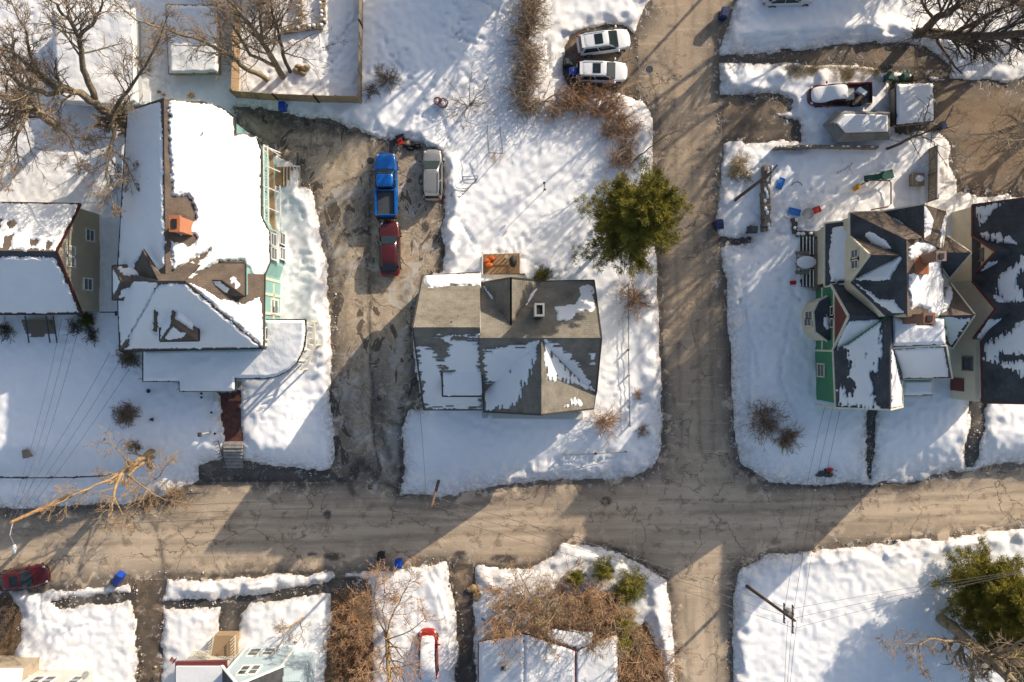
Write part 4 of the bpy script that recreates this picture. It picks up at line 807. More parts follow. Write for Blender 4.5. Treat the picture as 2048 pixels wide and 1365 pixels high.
# ================================================================ CREAM HOUSE (right edge)
h = House('beige_house', 'tall cream house with charcoal roof and two west gables, right edge', 1990, 600)
xe = W(1946, 470, 5.0)[0]; X = xe + .3
P = [(1946,470,5.0),(1946,408,5.0),(2100,500,9.5)]
h.roof(P, [(1946,474),(1946,410),(2060,395),(2140,392),(2140,810),(1966,806),(1964,682),(2010,620),(1946,560)], {0,1,2,4,5}, 'sh_dark', 'cream2', 1.2, trim='darktrim', snow=[[(1948,412),(2000,408),(2008,405),(1980,430),(1962,450),(1956,462)],[(1948,470),(1975,462),(2010,470),(2040,490),(2000,486)],[(1966,690),(2048,640),(2140,640),(2140,800),(1968,720)],[(1985,560),(2060,500),(2100,505),(2030,560),(2060,600),(2000,610)]], holes=[[(1966,725),(2000,728),(2030,760),(2060,765),(2060,800),(1966,804)],[(2000,710),(2060,712),(2060,720),(2000,720)]], depth=.14, rag=4, streak='y')
for (yp, y0, y1) in ((503,472,552),(618,562,678)):
    zt = H * (1 - xe * S / (1990 - CX)); ztop = zt
    h.roof([(1993,yp,zt),(2060,yp,zt),(1946,y0,5.0)], [(1993,yp),(2062,yp),(2040,y0-8),(1946,y0)], {3}, 'sh_dark' , None, trim='redtrim', snow=[[(1990,yp-14),(2050,yp-8),(2040,y0-6),(1985,y0-4)]] if yp > 600 else None)
    h.roof([(1993,yp,zt),(2060,yp,zt),(1948,y1,5.0)], [(1993,yp),(2062,yp),(2050,y1+10),(1948,y1)], {3}, 'sh_dark', None, trim='redtrim', snow=[[(1975,yp+20),(2050,yp+16),(2050,y1),(1956,y1-2)]], depth=.12, rag=3)
    ya = W(0, y0, 5.0)[1]; yb = W(0, y1, 5.0)[1]; ym = W(0, yp, zt)[1]
    n = [(ya, 4.84), (yb, 4.84), (yb, 4.85), (ym, zt - .2), (ya, 4.85)]
    v = [(X, y, z) for y, z in n] + [(X + .4, y, z) for y, z in n]
    mk('gable_wall', v, [(0,1,2,3,4),(9,8,7,6,5)] + [(i, i + 5, (i + 1) % 5 + 5, (i + 1) % 5) for i in range(5)], M['cream2'], h.root)
MB().prism([(X-.004, W(0,411,5)[1]), (X-.004, W(0,804,5)[1]), (X + .39, W(0,804,5)[1]), (X + .39, W(0,411,5)[1])], 1.0, 4.84).out('wall', M['cream2'], h.root)
for px, py, w, hh in ((1958,511,.9,1.1),(1921,548,1.2,1.0),(1936,728,1.0,1.2)): h.winx(X, px, py, w, hh, -1, 'greywood', split=False)
z_ = 2.2; b = MB(); q = W(1934, 770, 3); b.box((X - .03, q[1], 2.4), (.1, 1.1, 2.2)); b.out('door', M['redwood'], h.root)
h.close()
# ================================================================ BOTTOM HOUSES
h = House('light_blue_house', 'light blue house with four street windows and white porch roof at the bottom edge', 520, 1340)
Y = W(0, 1340, 5.2)[1] - .3; zg = -.1
X0 = W(442, 1343, 5.2)[0] + .3; X1 = W(560, 1333, 5.2)[0] - .3; xm = (X0 + X1) / 2
n = [(X0, zg), (X1, zg), (X1, 5.0), (xm, 7.6), (X0, 5.0)]; v = [(x, Y, z) for x, z in n] + [(x, Y - 9, z) for x, z in n]
mk('wall', v, [(0,1,2,3,4),(9,8,7,6,5)] + [(i, i + 5, (i + 1) % 5 + 5, (i + 1) % 5) for i in range(5)], M['ltblue'], h.root)
def slabp(a, b, c, d, m, name='roof', th=.16):
    pts = [a, b, c, d]; mk(name, pts + [(p[0], p[1], p[2] - th) for p in pts], [(0,1,2,3),(7,6,5,4),(0,4,5,1),(1,5,6,2),(2,6,7,3),(3,7,4,0)], M[m], h.root)
yo = Y + .35
slabp((X0 - .4, yo, 4.75), (xm, yo, 7.8), (xm, Y - 9.3, 7.8), (X0 - .4, Y - 9.3, 4.75), 'sh_dark'); slabp((X1 + .4, yo, 4.75), (X1 + .4, Y - 9.3, 4.75), (xm, Y - 9.3, 7.8), (xm, yo, 7.8), 'sh_dark')
e = MB(); e.beam((X0 - .45, yo + .05, 4.72), (xm, yo + .05, 7.78), .1, .22); e.beam((X1 + .45, yo + .05, 4.72), (xm, yo + .05, 7.78), .1, .22)
for x in (X0, X1): e.box((x, Y + .02, 2.4), (.16, .1, 4.9))
e.out('fascia', M['trim'], h.root)
for px, py in ((508,1306),(537,1305)): h.winy(Y, px, py, .85, 1.3)
for px, py in ((489,1342),(507,1341)): h.winy(Y, px, py, .75, 1.5)
# side extension
X2 = X1 + 1.7; MB().prism([(X1, Y - .5), (X2, Y - .5), (X2, Y - 8), (X1, Y - 8)], zg, [5.0, 4.0, 4.0, 5.0][0:4]).out('wall', M['ltblue'], h.root)
slabp((X1 - .2, Y - .8, 5.25), (X1 - .2, Y - 8.4, 5.25), (X2 + .15, Y - 8.4, 5.1), (X2 + .15, Y - .8, 5.1), 'sh_dark')
z = 3.0; a = W(350, 1325, z); b_ = W(452, 1323, z); MB().prism([a[:2], b_[:2], (b_[0], a[1] - 5), (a[0], a[1] - 5)], 2.7, z).out('porch_roof', M['redtrim'], h.root)
MB().prism([(a[0] + .15, a[1] - .3), (b_[0] - .1, a[1] - .3), (b_[0] - .1, a[1] - 4.9), (a[0] + .15, a[1] - 4.9)], z, z + .16).out('roof_snow', M['roofsnow'], h.root)
MB().prism([(a[0] + .3, a[1] - .4), (b_[0], a[1] - .4), (b_[0], a[1] - 4.9), (a[0] + .3, a[1] - 4.9)], zg, 2.69).out('porch_wall', M['whitesid'], h.root); h.close()
d = thing('front_deck', 'brown wooden entry deck with steps and cream rails above the light blue house', 'deck', W(445, 1295, .6))
q = [W(x, y, 1.1)[:2] for x, y in [(428,1272),(470,1272),(470,1318),(422,1318)]]; MB().prism(q, .1, 1.05).out('deck_floor', M['tanwood'], d); b = MB()
for i in range(6): x0 = 382 + i * 7; b.prism([W(x, y, .5)[:2] for x, y in [(x0,1304),(x0+7,1304),(x0+7,1319),(x0,1319)]], 0, .25 + i * .15)
b.out('steps', M['trim'], d); r = MB()
for p0, p1 in (((428,1272),(420,1318)),((470,1272),(470,1318)),((386,1303),(420,1303))):
    for dz in (.5, .95): r.beam(W(*p0, 1.05 + dz), W(*p1, 1.05 + dz), .07, .07)
    for i in range(8): t = i / 7; p = W(p0[0] + (p1[0] - p0[0]) * t, p0[1] + (p1[1] - p0[1]) * t, 1.05); r.beam(p, (p[0], p[1], 2.0), .04, .04)
r.out('railing', M['creamtrim'], d)
h = House('white_house', 'cream walled house with a row of windows at the bottom left corner', 100, 1365)
Y = W(0, 1338, .2)[1]; X0 = W(-60, 0, .2)[0]; X1 = W(188, 0, .2)[0]
MB().prism([(X0, Y), (X1, Y), (X1, Y - 8), (X0, Y - 8)], -.1, 4.6).out('wall', M['whitesid'], h.root)
slabp((X0, Y + .3, 4.5), (X1 + .3, Y + .3, 4.5), (X1 + .3, Y - 4.2, 7), (X0, Y - 4.2, 7), 'sh_brown')
slabp((X0, Y - 8.6, 4.5), (X0, Y - 4.2, 7), (X1 + .3, Y - 4.2, 7), (X1 + .3, Y - 8.6, 4.5), 'sh_brown')
for px in (16, 40, 72, 96, 150): h.winy(Y, px, 1362, .8, 1.3)
MB().prism([(X0, Y + 1.1), (W(45,0,2.4)[0], Y + 1.1), (W(45,0,2.4)[0], Y), (X0, Y)], -.1, 2.6).out('porch_wall', M['tansid'], h.root)
slabp((X0, Y + 1.25, 2.75), (W(45,0,2.4)[0] + .2, Y + 1.25, 2.75), (W(45,0,2.4)[0] + .2, Y, 2.95), (X0, Y, 2.95), 'roofsnow', 'porch_roof'); h.close()
h = House('snow_roofed_house', 'low house with wholly snow covered gable roof below the brush thicket', 1095, 1340)
R0 = (1048,1268,2.9); R1 = (1048,1500,2.9)
h.roof([R0, R1, (957,1290,1.9)], [(1048,1268),(1048,1500),(957,1500),(957,1285)], {2,3}, 'sh_brown', 'tansid', 0, trim='darktrim', snow=[[(1048,1268),(1048,1500),(957,1500),(957,1285)]], depth=.2, rag=1, edge=False)
h.roof([R0, R1, (1150,1300,2.1)], [(1048,1268),(1150,1302),(1150,1500),(1048,1500)], {0,1}, 'sh_brown', 'tansid', 0, trim='darktrim', snow=[[(1048,1268),(1150,1302),(1150,1500),(1048,1500)]], depth=.2, rag=1)
h.roof([(1150,1304,1.9),(1236,1264,1.8),(1236,1400,1.8)], [(1150,1304),(1236,1266),(1237,1500),(1150,1500)], {0,1}, 'sh_brown', 'tansid', 0, trim='redtrim', snow=[[(1150,1304),(1235,1268),(1236,1500),(1150,1500)]], depth=.2, rag=.6)
h.roof([(1130,1255,1.7),(1185,1262,1.7),(1160,1300,1.9)], [(1085,1272),(1105,1255),(1190,1262),(1186,1290),(1155,1302),(1110,1290)], {0,1,2,3,4}, 'sh_brown', 'tansid', 0, trim='redtrim', snow=[[(1088,1272),(1105,1258),(1186,1264),(1182,1288),(1155,1299),(1112,1288)]], depth=.12, rag=2)
h.chimney(1006, 1337, 3.3, 2.0, .4, .4, 'silvertarp'); h.close()
# ================================================================ OUTBUILDINGS, TOP
def flat(name, label, pts, z, z0, wallm, trimm, cat='garage', depth=.22, group=None, outs=None, rag=.8):
    hh = House(name, label, sum(p[0] for p in pts) / len(pts), sum(p[1] for p in pts) / len(pts), cat, group)
    hh.roof([(*pts[0], z), (*pts[1], z), (*pts[2], z - .2)], pts, set(range(len(pts))) if outs is None else outs, 'sh_brown', wallm, z0, trim=trimm, snow=[pts], depth=depth, rag=rag, over=.15); hh.close(); return hh
flat('garage', 'small garage with flat snowy roof and tan edge above the large old house', [(332,10),(434,12),(437,146),(338,148)], 2.9, 1.2, 'tansid', 'tanwood')
hq = House('long_house', 'long flat snow covered roof with white gutter at the top left', 190, 110)
hq.roof([(105,18,3.4),(268,18,3.4),(272,205,3.3)], [(105,18),(268,18),(274,205),(232,215),(125,205),(110,150)], {0,1,2,3,4,5}, 'sh_brown', 'greysid', 1.2, trim='trim', snow=[[(105,18),(268,18),(274,205),(232,215),(125,205),(110,150)]], depth=.22, rag=1); hq.close()
d = thing('shed_awning', 'white topped narrow canopy beside the long flat roof', 'canopy', W(293, 195, 1.5)); MB().prism([W(x, y, 3)[:2] for x, y in [(286,186),(300,186),(300,204),(286,204)]], 2.9, 3.0).out('canopy', M['white'], d)
b = MB(); [b.tube([W(x, y, 1.4), (W(x, y, 3)[0], W(x, y, 3)[1], 2.9)], .04, 5) for x, y in ((287,188),(299,188),(299,202),(287,202))]; b.out('post', M['steel'], d)
flat('canopy_shed', 'square white roofed canopy shed beside the boat trailer', [(1792,168),(1866,166),(1868,242),(1793,250)], 3.0, 1.2, 'tansid', 'darktrim', 'shed', .14)

flat('house', 'unseen flat roofed house beyond the top edge that shades the big lawn', [(970,-340),(1130,-340),(1130,-185),(970,-185)], 7.0, 1.2, 'greysid', 'trim', 'house')  # unseen houses, sized and placed so their shade falls on the top lots
flat('house', 'unseen flat roofed house beyond the top edge that shades the long snowy roof', [(440,-330),(580,-330),(580,-130),(440,-130)], 6.5, 1.2, 'tansid', 'trim', 'house')
flat('house', 'unseen flat roofed house beyond the top edge that shades the ploughed banks', [(1700,-260),(1900,-260),(1900,-150),(1700,-150)], 6.0, 1.2, 'tansid', 'trim', 'house')
# ---- everything so far was laid out for a 60 m camera; stretch heights to the true camera height of 72.4 m (the layout stays the same)
KZ = 72.4 / 60.0
import mathutils
_seen = set()
for o in list(SC.collection.objects):
    if o.type == 'MESH' and o.data.name not in _seen:
        _seen.add(o.data.name); o.data.transform(mathutils.Matrix.Diagonal((1, 1, KZ, 1)))
    if o.type in ('MESH', 'EMPTY'): o.location.z *= KZ
H = 72.4; cam.location.z = H; cam.data.lens = 36.0 * H / (2048.0 / S)
_surf0 = surf
def surf(px, py): return _surf0(px, py) * KZ
def gzs(px, py): return float(gz(px, py)) * KZ
# ================================================================ VEHICLES
def loft(rings, closed=True):
    n = len(rings[0]); v = [p for r in rings for p in r]; f = []
    for i in range(len(rings) - 1):
        for k in range(n if closed else n - 1):
            k2 = (k + 1) % n; f.append((i * n + k, i * n + k2, (i + 1) * n + k2, (i + 1) * n + k))
    f.append(tuple(range(n - 1, -1, -1))); f.append(tuple((len(rings) - 1) * n + k for k in range(n))); return v, f
def subsurf(o, l=1):
    m = o.modifiers.new('smooth', 'SUBSURF'); m.levels = l; m.render_levels = l
def car(name, label, px, py, ang, L, Wd, Ht, paintm, style='suv', sunroof=False, snow=False, group=None, cat='car'):
    g = gzs(px, py); r = thing(name, label, cat, W(px, py, g + .01), math.radians(ang), group)
    hw = Wd / 2; belt = Ht * (.60 if style != 'sedan' else .66); hood = Ht * (.58 if style != 'sedan' else .62)
    back = belt if style != 'pickup' else belt * .97
    st = [(-L/2, .50, .36, back * .60), (-L/2 + .10, .80, .28, back * .88), (-L/2 + .38, .97, .22, back), (-L*.2, 1, .20, belt), (L*.10, 1, .20, belt), (L*.24, .99, .20, hood * 1.01), (L/2 - .80, .95, .22, hood * .97), (L/2 - .46, .89, .24, hood * .91), (L/2 - .20, .72, .27, hood * .80), (L/2 - .02, .44, .34, hood * .64)]
    rings = []
    for x, w, zb, zt in st:
        a = hw * w; rings.append([(x, -a*.92, zb), (x, -a, zb + .2), (x, -a, zt * .72), (x, -a*.94, zt * .95), (x, -a*.80, zt), (x, 0, zt + .035), (x, a*.80, zt), (x, a*.94, zt*.95), (x, a, zt*.72), (x, a, zb + .2), (x, a*.92, zb)])
    v, f = loft(rings); body = mk('body', v, f, M[paintm], r, True, True); subsurf(body, 2)
    if style == 'pickup': x0, x1, x2, x3 = -L*.09, -L*.06, L*.125, L*.235
    elif style == 'sedan': x0, x1, x2, x3 = -L*.41, -L*.27, L*.05, L*.225
    else: x0, x1, x2, x3 = -L*.475, -L*.40, L*.065, L*.265
    wb, wt = hw * .90, hw * .74; zt = Ht - .03; zb = belt - .05
    def ring(z, a, b, w, c=.12): return [(a + c, -w, z), (b - c, -w, z), (b, -w + c, z), (b, w - c, z), (b - c, w, z), (a + c, w, z), (a, w - c, z), (a, -w + c, z)]
    mid = lambda t: (x0 + (x1 - x0) * t, x3 + (x2 - x3) * t, wb + (wt - wb) * t)
    rs = [ring(zb, x0, x3, wb)]
    for t, z in ((.5, zb + (zt - zb) * .55), (.92, zt - .05)):
        a, b, w = mid(t); rs.append(ring(z, a, b, w, .14))
    rs.append(ring(zt, x1 + .12, x2 - .12, wt - .10, .16)); v, f = loft(rs)
    cab = mk('cabin', v, f, M[paintm], body, True, True); subsurf(cab, 1)
    def panel(nm, P, m='carglass', off=.015, par=None):
        a, b, c, d = [Vector(p) for p in P]; n = (b - a).cross(d - a).normalized(); ctr = (a + b + c + d) / 4
        if n.dot(ctr - Vector(((x0 + x3) / 2, 0, zb))) < 0: n = -n
        q = [p + n * off for p in (a, b, c, d)]; q2 = [p - n * .05 for p in (a, b, c, d)]
        return mk(nm, [tuple(p) for p in q + q2], [(0,1,2,3),(7,6,5,4),(0,4,5,1),(1,5,6,2),(2,6,7,3),(3,7,4,0)], M[m], par or r, False, True)
    def P(t, end, s):   # point on the cabin at height t, front/back end, side
        a, b, w = mid(t); z = zb + (zt - zb) * (t * .97); return ((b if end else a), s * w, z)
    def ip(a, b, t): return tuple(a[i] + (b[i] - a[i]) * t for i in range(3))
    F = [ip(P(.1,1,-1), P(.1,1,1), .07), ip(P(.1,1,-1), P(.1,1,1), .93), ip(P(.95,1,-1), P(.95,1,1), .90), ip(P(.95,1,-1), P(.95,1,1), .10)]; panel('windshield', F, off=.03)
    B = [ip(P(.15,0,-1), P(.15,0,1), .1), ip(P(.15,0,-1), P(.15,0,1), .9), ip(P(.9,0,-1), P(.9,0,1), .86), ip(P(.9,0,-1), P(.9,0,1), .14)]; panel('rear_window', B, off=.03)
    nwin = 2 if style != 'pickup' else 2
    for s in (-1, 1):
        for k in range(nwin):
            ta, tb = (.08 + k * .44), (.08 + k * .44 + .40)
            lo0, lo1 = P(.12,0,s), P(.12,1,s); hi0, hi1 = P(.85,0,s), P(.85,1,s)
            panel('side_window', [ip(lo0, lo1, ta), ip(lo0, lo1, tb), ip(hi0, hi1, tb), ip(hi0, hi1, ta)], off=.03)
        mb = MB(); mb.ball((x3 - .12, s * (hw + .10), belt + .02), (.09, .14, .09), 8, 5); mb.out('mirror', M['black' if style == 'suv' and paintm == 'p_silver' else paintm], r, True, True)
        hl = MB(); hl.ball((L/2 - .36, s * hw * .70, hood * .80), (.16, .12, .06), 8, 5); hl.out('headlight', M['lamp'], r, True, True)
        tl = MB(); tl.ball((-L/2 + .12, s * hw * .80, back * .80), (.10, .09, .16), 8, 5); tl.out('tail_light', M['tail'], r, True, True)
        for x in (L*.31, -L*.30):
            w_ = MB(); n = 16; rad = .35
            w_.tube([(x, s * (hw - .24), rad), (x, s * (hw + .01), rad)], rad, 16); wo = w_.out('wheel', M['black'], r, False, True)
            MB().tube([(x, s * (hw + .005), rad), (x, s * (hw + .025), rad)], .22, 12).out('rim', M['chrome'], wo, False, True)
    if sunroof: MB().box(((x1 + x2) / 2 + L*.05, 0, zt + .005), (L*.15, wt*1.25, .03)).out('sunroof', M['carglass'], r, False, True)
    if style == 'suv':
        for s in (-1, 1): MB().beam((x1 + .2, s * (wt - .07), zt + .04), (x2 - .2, s * (wt - .07), zt + .04), .05, .05).out('roof_rail', M['chrome'], r, False, True)
        MB().box((x1 - .02, 0, zt - .06), (.30, wt*1.6, .05)).out('spoiler', M[paintm], r, False, True)
    if style == 'pickup':
        xb0, xb1 = -L/2 + .10, x0 - .03; zf = belt - .02
        MB().box(((xb0 + xb1) / 2, 0, zf + .03), (xb1 - xb0 - .14, Wd * .74, .05)).out('bed_floor', M['dgrey'], r, False, True)
        w = MB()
        for s in (-1, 1): w.box(((xb0 + xb1) / 2, s * (hw * .87), zf + .16), (xb1 - xb0, .16, .34))
        w.box((xb1 - .05, 0, zf + .16), (.08, Wd * .74, .34)); w.out('bed_wall', M[paintm], r, False, True)
        t = MB(); t.box((xb0 + .03, 0, zf + .16), (.08, Wd * .78, .34)); t.out('tailgate', M[paintm], r, False, True)
        bp = MB(); bp.box((-L/2 - .05, 0, .55), (.16, Wd * .86, .2)); bp.out('bumper', M['black'], r, False, True)
    lp = MB()
    for k in (-1, 1): lp.beam((x2 + .14, k * .06, zt - .18), (x3 - .02, k * .5, zb + .13), .02, .02)
    if snow:
        rr_ = []
        for x, w, z in ([(L/2 - .55, .70, hood + .04), (L*.30, .80, hood + .16), (x3, .80, hood + .22), (x2 + .1, .80, zt + .12), ((x1+x2)/2, .84, zt + .20), (x1 + .1, .84, zt + .18), (x1 - .4, .88, back + .25), (-L/2 + .2, .86, back + .1), (-L/2 - .2, .8, .5)] if snow == 'full' else []) or [(L/2 - .25, .55, hood*.86), (L/2 - .5, .80, hood + .0), (L*.30, .88, hood + .10), (x3, .86, hood + .14), (x2 + .1, .74, zt + .06), ((x1+x2)/2, .76, zt + .13), (x1 + .1, .74, zt + .09), (x1 - .12, .60, zt - .12)]:
            a = hw * w; rr_.append([(x, -a, z - .16), (x, -a*.85, z + .0), (x, -a*.3, z + .09), (x, a*.3, z + .09), (x, a*.85, z), (x, a, z - .16)])
        v, f = loft(rr_); sn_ = mk('snow_cover', v, f, M['roofsnow'], r, True, True); subsurf(sn_, 2)
    return r
car('pickup_truck', 'bright blue pickup truck with open dark bed parked in the driveway', 775.5, 373, 91, 5.75, 1.98, 1.9, 'p_blue', 'pickup', cat='pickup truck')
car('parked_car', 'champagne silver wagon parked beside the snow bank right of the blue pickup', 866, 353, 90, 4.6, 1.84, 1.62, 'p_silver', 'suv')
car('parked_car', 'maroon sedan parked behind the blue pickup', 782, 499, 90.5, 5.0, 1.88, 1.5, 'p_maroon', 'sedan')
car('parked_car', 'white car with sunroof angled upward, upper one in the plowed bay', 1206, 90, 8, 4.75, 1.92, 1.66, 'p_white', 'suv', True)
car('parked_car', 'white car with sunroof parked straight, lower one in the plowed bay', 1202, 149, -1, 4.6, 1.86, 1.62, 'p_white', 'suv', True)
car('parked_car', 'dark red car cut by the left edge, parked along the cross street', 54, 1152, 10, 4.9, 1.9, 1.5, 'p_red', 'sedan', True)
car('parked_car', 'pale silver car cut by the top edge above the ploughed bank', 1572, -3, 2, 4.7, 1.86, 1.5, 'p_wsilver', 'sedan')
rp = car('pickup_truck', 'dark red pickup truck with snow on hood and cab facing left', 1671, 196, 181, 5.5, 1.9, 1.75, 'p_red', 'pickup', snow=True, cat='pickup truck')
car('parked_car', 'bright red car buried under snow in the lower yard, only its right side showing', 858, 1302, 91, 4.6, 1.82, 1.45, 'p_rust', 'sedan', snow='full')
for k, (x, y, m, d) in enumerate([(1697,190,'silvertarp',(.9,1.1,.5)),(1715,200,'barkd',(1.0,.5,.4)),(1724,184,'white',(.5,.9,.35)),(1705,206,'black',(.6,.3,.4)),(1728,204,'dgrey',(.4,.7,.3))]):
    q = W(x, y, 1.35 + gzs(x, y)); b = MB(); b.taper((q[0], q[1], q[2] - .25), (d[0], d[1]), (d[0] * .8, d[1] * .85), d[2], k * .5)
    b.box((q[0], q[1], q[2] - .25 + d[2] + .02), (d[0] * .84, d[1] * .9, .05), k * .5)
    tag(b.out('junk_box', M[m]), ['grey box against the cab in the bed of the snowy red pickup', 'brown crate in the middle of the red pickup bed', 'white box at the far side of the red pickup bed', 'small black box at the near side of the red pickup bed', 'dark grey box at the tail of the red pickup bed'][k], 'box', 'loose load in the red pickup bed')
# boat under a tarpaulin
bt = thing('covered_boat', 'boat under grey tarpaulin with snow on top, pointed bow to the left', 'boat', W(1712, 252, gzs(1712, 252)))
zb = gzs(1712, 252)
def BP(x, y, z): return W(x, y, zb + z)
lo = [(1645,250),(1672,222),(1700,222),(1780,224),(1780,280),(1672,285)]; hi = [(1668,246),(1684,226),(1700,226),(1778,228),(1778,268),(1686,268)]
v = [BP(x, y, .4) for x, y in lo] + [BP(x, y, 1.5) for x, y in lo] + [BP(x, y, 2.1) for x, y in hi]; n = 6
f = [tuple(range(n))[::-1]] + [(i + n * k, (i + 1) % n + n * k, (i + 1) % n + n * (k + 1), i + n * (k + 1)) for k in (0, 1) for i in range(n)] + [tuple(range(2 * n, 3 * n))]
mk('tarpaulin', v, f, M['tarp'], bt)
sn = [(1672,246),(1687,229),(1700,228),(1776,230),(1776,264),(1690,266)]
v = [BP(x, y, 2.11) for x, y in sn] + [BP(1724 + (x - 1724) * .93, 248 + (y - 248) * .85, 2.32) for x, y in sn]
mk('snow_cap', v, [tuple(range(n, 2 * n))] + [(i, (i + 1) % n, (i + 1) % n + n, i + n) for i in range(n)], M['roofsnow'], bt)
tb = MB(); tb.beam(BP(1640, 252, .3), BP(1785, 252, .3), .12, .12)
for y in (232, 272): tb.beam(BP(1730, 252, .3), BP(1745, y, .3), .1, .1)
tb.out('trailer_frame', M['dgrey'], bt)
for y in (226, 279):
    q = BP(1745, y, .33); MB().tube([(q[0], q[1] - .1, q[2]), (q[0], q[1] + .1, q[2])], .33, 14).out('wheel', M['black'], bt)

# ================================================================ BINS
def wbin(label, px, py, ang, m, lying=False, group='wheeled bins', sc=1.0, openlid=False):
    r = thing('wheeled_bin', label, 'bin', W(px, py, surf(px, py) - .03), math.radians(ang), group)
    if lying: r.rotation_euler = (math.radians(78), 0, math.radians(ang)); r.location.z += .32
    r.scale = (sc, sc, sc)
    MB().taper((0, 0, .06), (.46, .54), (.60, .70), .94).out('bin_body', M[m], r, False, True)
    l = MB(); l.taper((0, .0, 1.0), (.64, .76), (.60, .70), .05); l.taper((0, -.02, 1.05), (.5, .58), (.42, .48), .05); lo_ = l.out('lid', M['black' if openlid else m], r, False, True)
    hb = MB(); hb.tube([(-.22, .40, .97), (.22, .40, .97)], .025, 6); hb.out('handle', M['black'], r, False, True)
    for s in (-1, 1): MB().tube([(s * .22, .27, .12), (s * .29, .27, .12)], .12, 12).out('wheel', M['black'], r, False, True)
    return r
wbin('bright blue bin on the snow below the long tan fence', 570, 219, 0, 'bluebin')
wbin('navy blue bin on the right kerb of the side street near the top', 1443, 36, -14, 'navybin', sc=1.15)
wbin('navy blue bin on the right kerb of the side street beside the shovelled path', 1433, 453, 6, 'navybin', sc=1.1)
wbin('bright blue bin behind the lower white car', 1145, 150, 90, 'bluebin')
wbin('grey bin directly above the blue bin behind the white cars', 1135, 131, 90, 'dgrey', sc=.95)
wbin('blue bin standing at the lower edge of the cross street beside a dark bin', 800, 1122, 180, 'bluebin')
wbin('dark bin standing at the lower edge of the cross street', 765, 1108, 170, 'black')
wbin('blue bin tipped over on the snow bank near the dark red car', 236, 1166, 150, 'bluebin', True, sc=1.1)
wbin('blue bin at the corner of the square canopy shed', 1876, 257, 20, 'navybin', sc=.9)
wbin('dark bin on the snow beside the slatted fence left of the green house', 1500, 462, 80, 'dgrey')
wbin('dark bin beside the back steps of the large old house', 553, 301, 15, 'dgrey')
wbin('green grey bin above the canopy shed, left one of two', 1771, 160, 0, 'dgreen', sc=.95)
wbin('green grey bin above the canopy shed, right one of two', 1802, 160, 5, 'dgreen', sc=.95)
wbin('small brown bin at the end of the two green bins', 1821, 162, 0, 'barkd', sc=.8)

# ================================================================ POLES AND LINES
def pole(name, label, b, t, z, m='pole', rad=.16, arms=(), lamp=None, cat='pole'):
    zb_ = gzs(*b); base = W(*b, zb_ - .2); top = W(*t, z); r = thing(name, label, cat, W(*b, zb_))
    a = Vector(base); c = Vector(top); MB().tube([a, a.lerp(c, .5), c], [rad, rad * .85, rad * .65], 10).out('post', M[m], r)
    for (f, ang, L) in arms:
        p = a.lerp(c, f); d = Vector((math.cos(ang), math.sin(ang), 0)) * L / 2; x = MB(); x.beam(p - d + Vector((0, 0, .1)), p + d + Vector((0, 0, .1)), .10, .12); ar = x.out('cross_arm', M[m], r)
        i_ = MB()
        for k in (-.9, -.45, .45, .9): q = p + d * k; i_.tube([q + Vector((0, 0, .15)), q + Vector((0, 0, .38))], .05, 6)
        i_.out('insulators', M['dgrey'], ar)
    if lamp:
        q = W(*lamp, z - .5); arm = MB(); s_ = a.lerp(c, .97); m_ = s_.lerp(Vector(q), .5) + Vector((0, 0, .5)); arm.tube([s_, m_, q], .045, 6); arm.out('lamp_arm', M['steel'], r)
        d = (Vector(q) - s_); d.z = 0; d.normalize(); h_ = MB(); v0 = Vector(q); h_.tube([v0 - d * .1, v0 + d * .25, v0 + d * .6], [.10, .17, .10], 8); h_.out('lamp_head', M['white'], r, True)
    return r, c
r, T1 = pole('street_lamp', 'orange brown wooden street light pole with curved arm at the lower left', (145,990), (22,1045), 9.3, 'poleo', .19, (), (29,1092), 'street lamp')
r, T2 = pole('utility_pole', 'wooden utility pole at the kerb below the grey shingled house', (878,960), (863,1014), 11.6, 'pole', .15, [(.97, .3, 1.2)])
r, T3 = pole('utility_pole', 'wooden utility pole with transformer on the lower right corner lot', (1490,1170), (1590,1242), 11.3, 'pole', .16, [(.95, 1.57, 2.2), (.80, 1.57, 1.6)])
p = Vector(W(1490,1170,.4)).lerp(T3, .82); tr = MB(); tr.tube([p + Vector((.35, .0, -.5)), p + Vector((.35, 0, .4))], .26, 12); tr.out('transformer', M['steel'], r)
r, T4 = pole('utility_pole', 'brown utility pole leaning over the yard right of the side street', (1467,403), (1545,343), 11.2, 'pole', .15, [(.96, .9, 1.4)])
r, T5 = pole('utility_pole', 'wooden utility pole beyond the top edge beside the side street', (1548,-160), (1610,-230), 10.5, 'pole', .16, [(.96, .9, 1.8)])
def wire(label, a, b, sag=.5, rad=.014):
    k = 0 if 'highest' in label else (1 if 'middle' in label else 2); n_ = (Vector(b) - Vector(a)).normalized(); n_ = Vector((-n_.y, n_.x, 0)) * (k - 1) * .55
    a = Vector(a) + n_; b = Vector(b) + n_; pts = [a.lerp(b, t) - Vector((0, 0, sag * 4 * t * (1 - t))) for t in [i / 14 for i in range(15)]]
    tag(MB().tube(pts, rad, 4).out('power_line', M['dgrey']), label, 'cable', 'overhead lines')
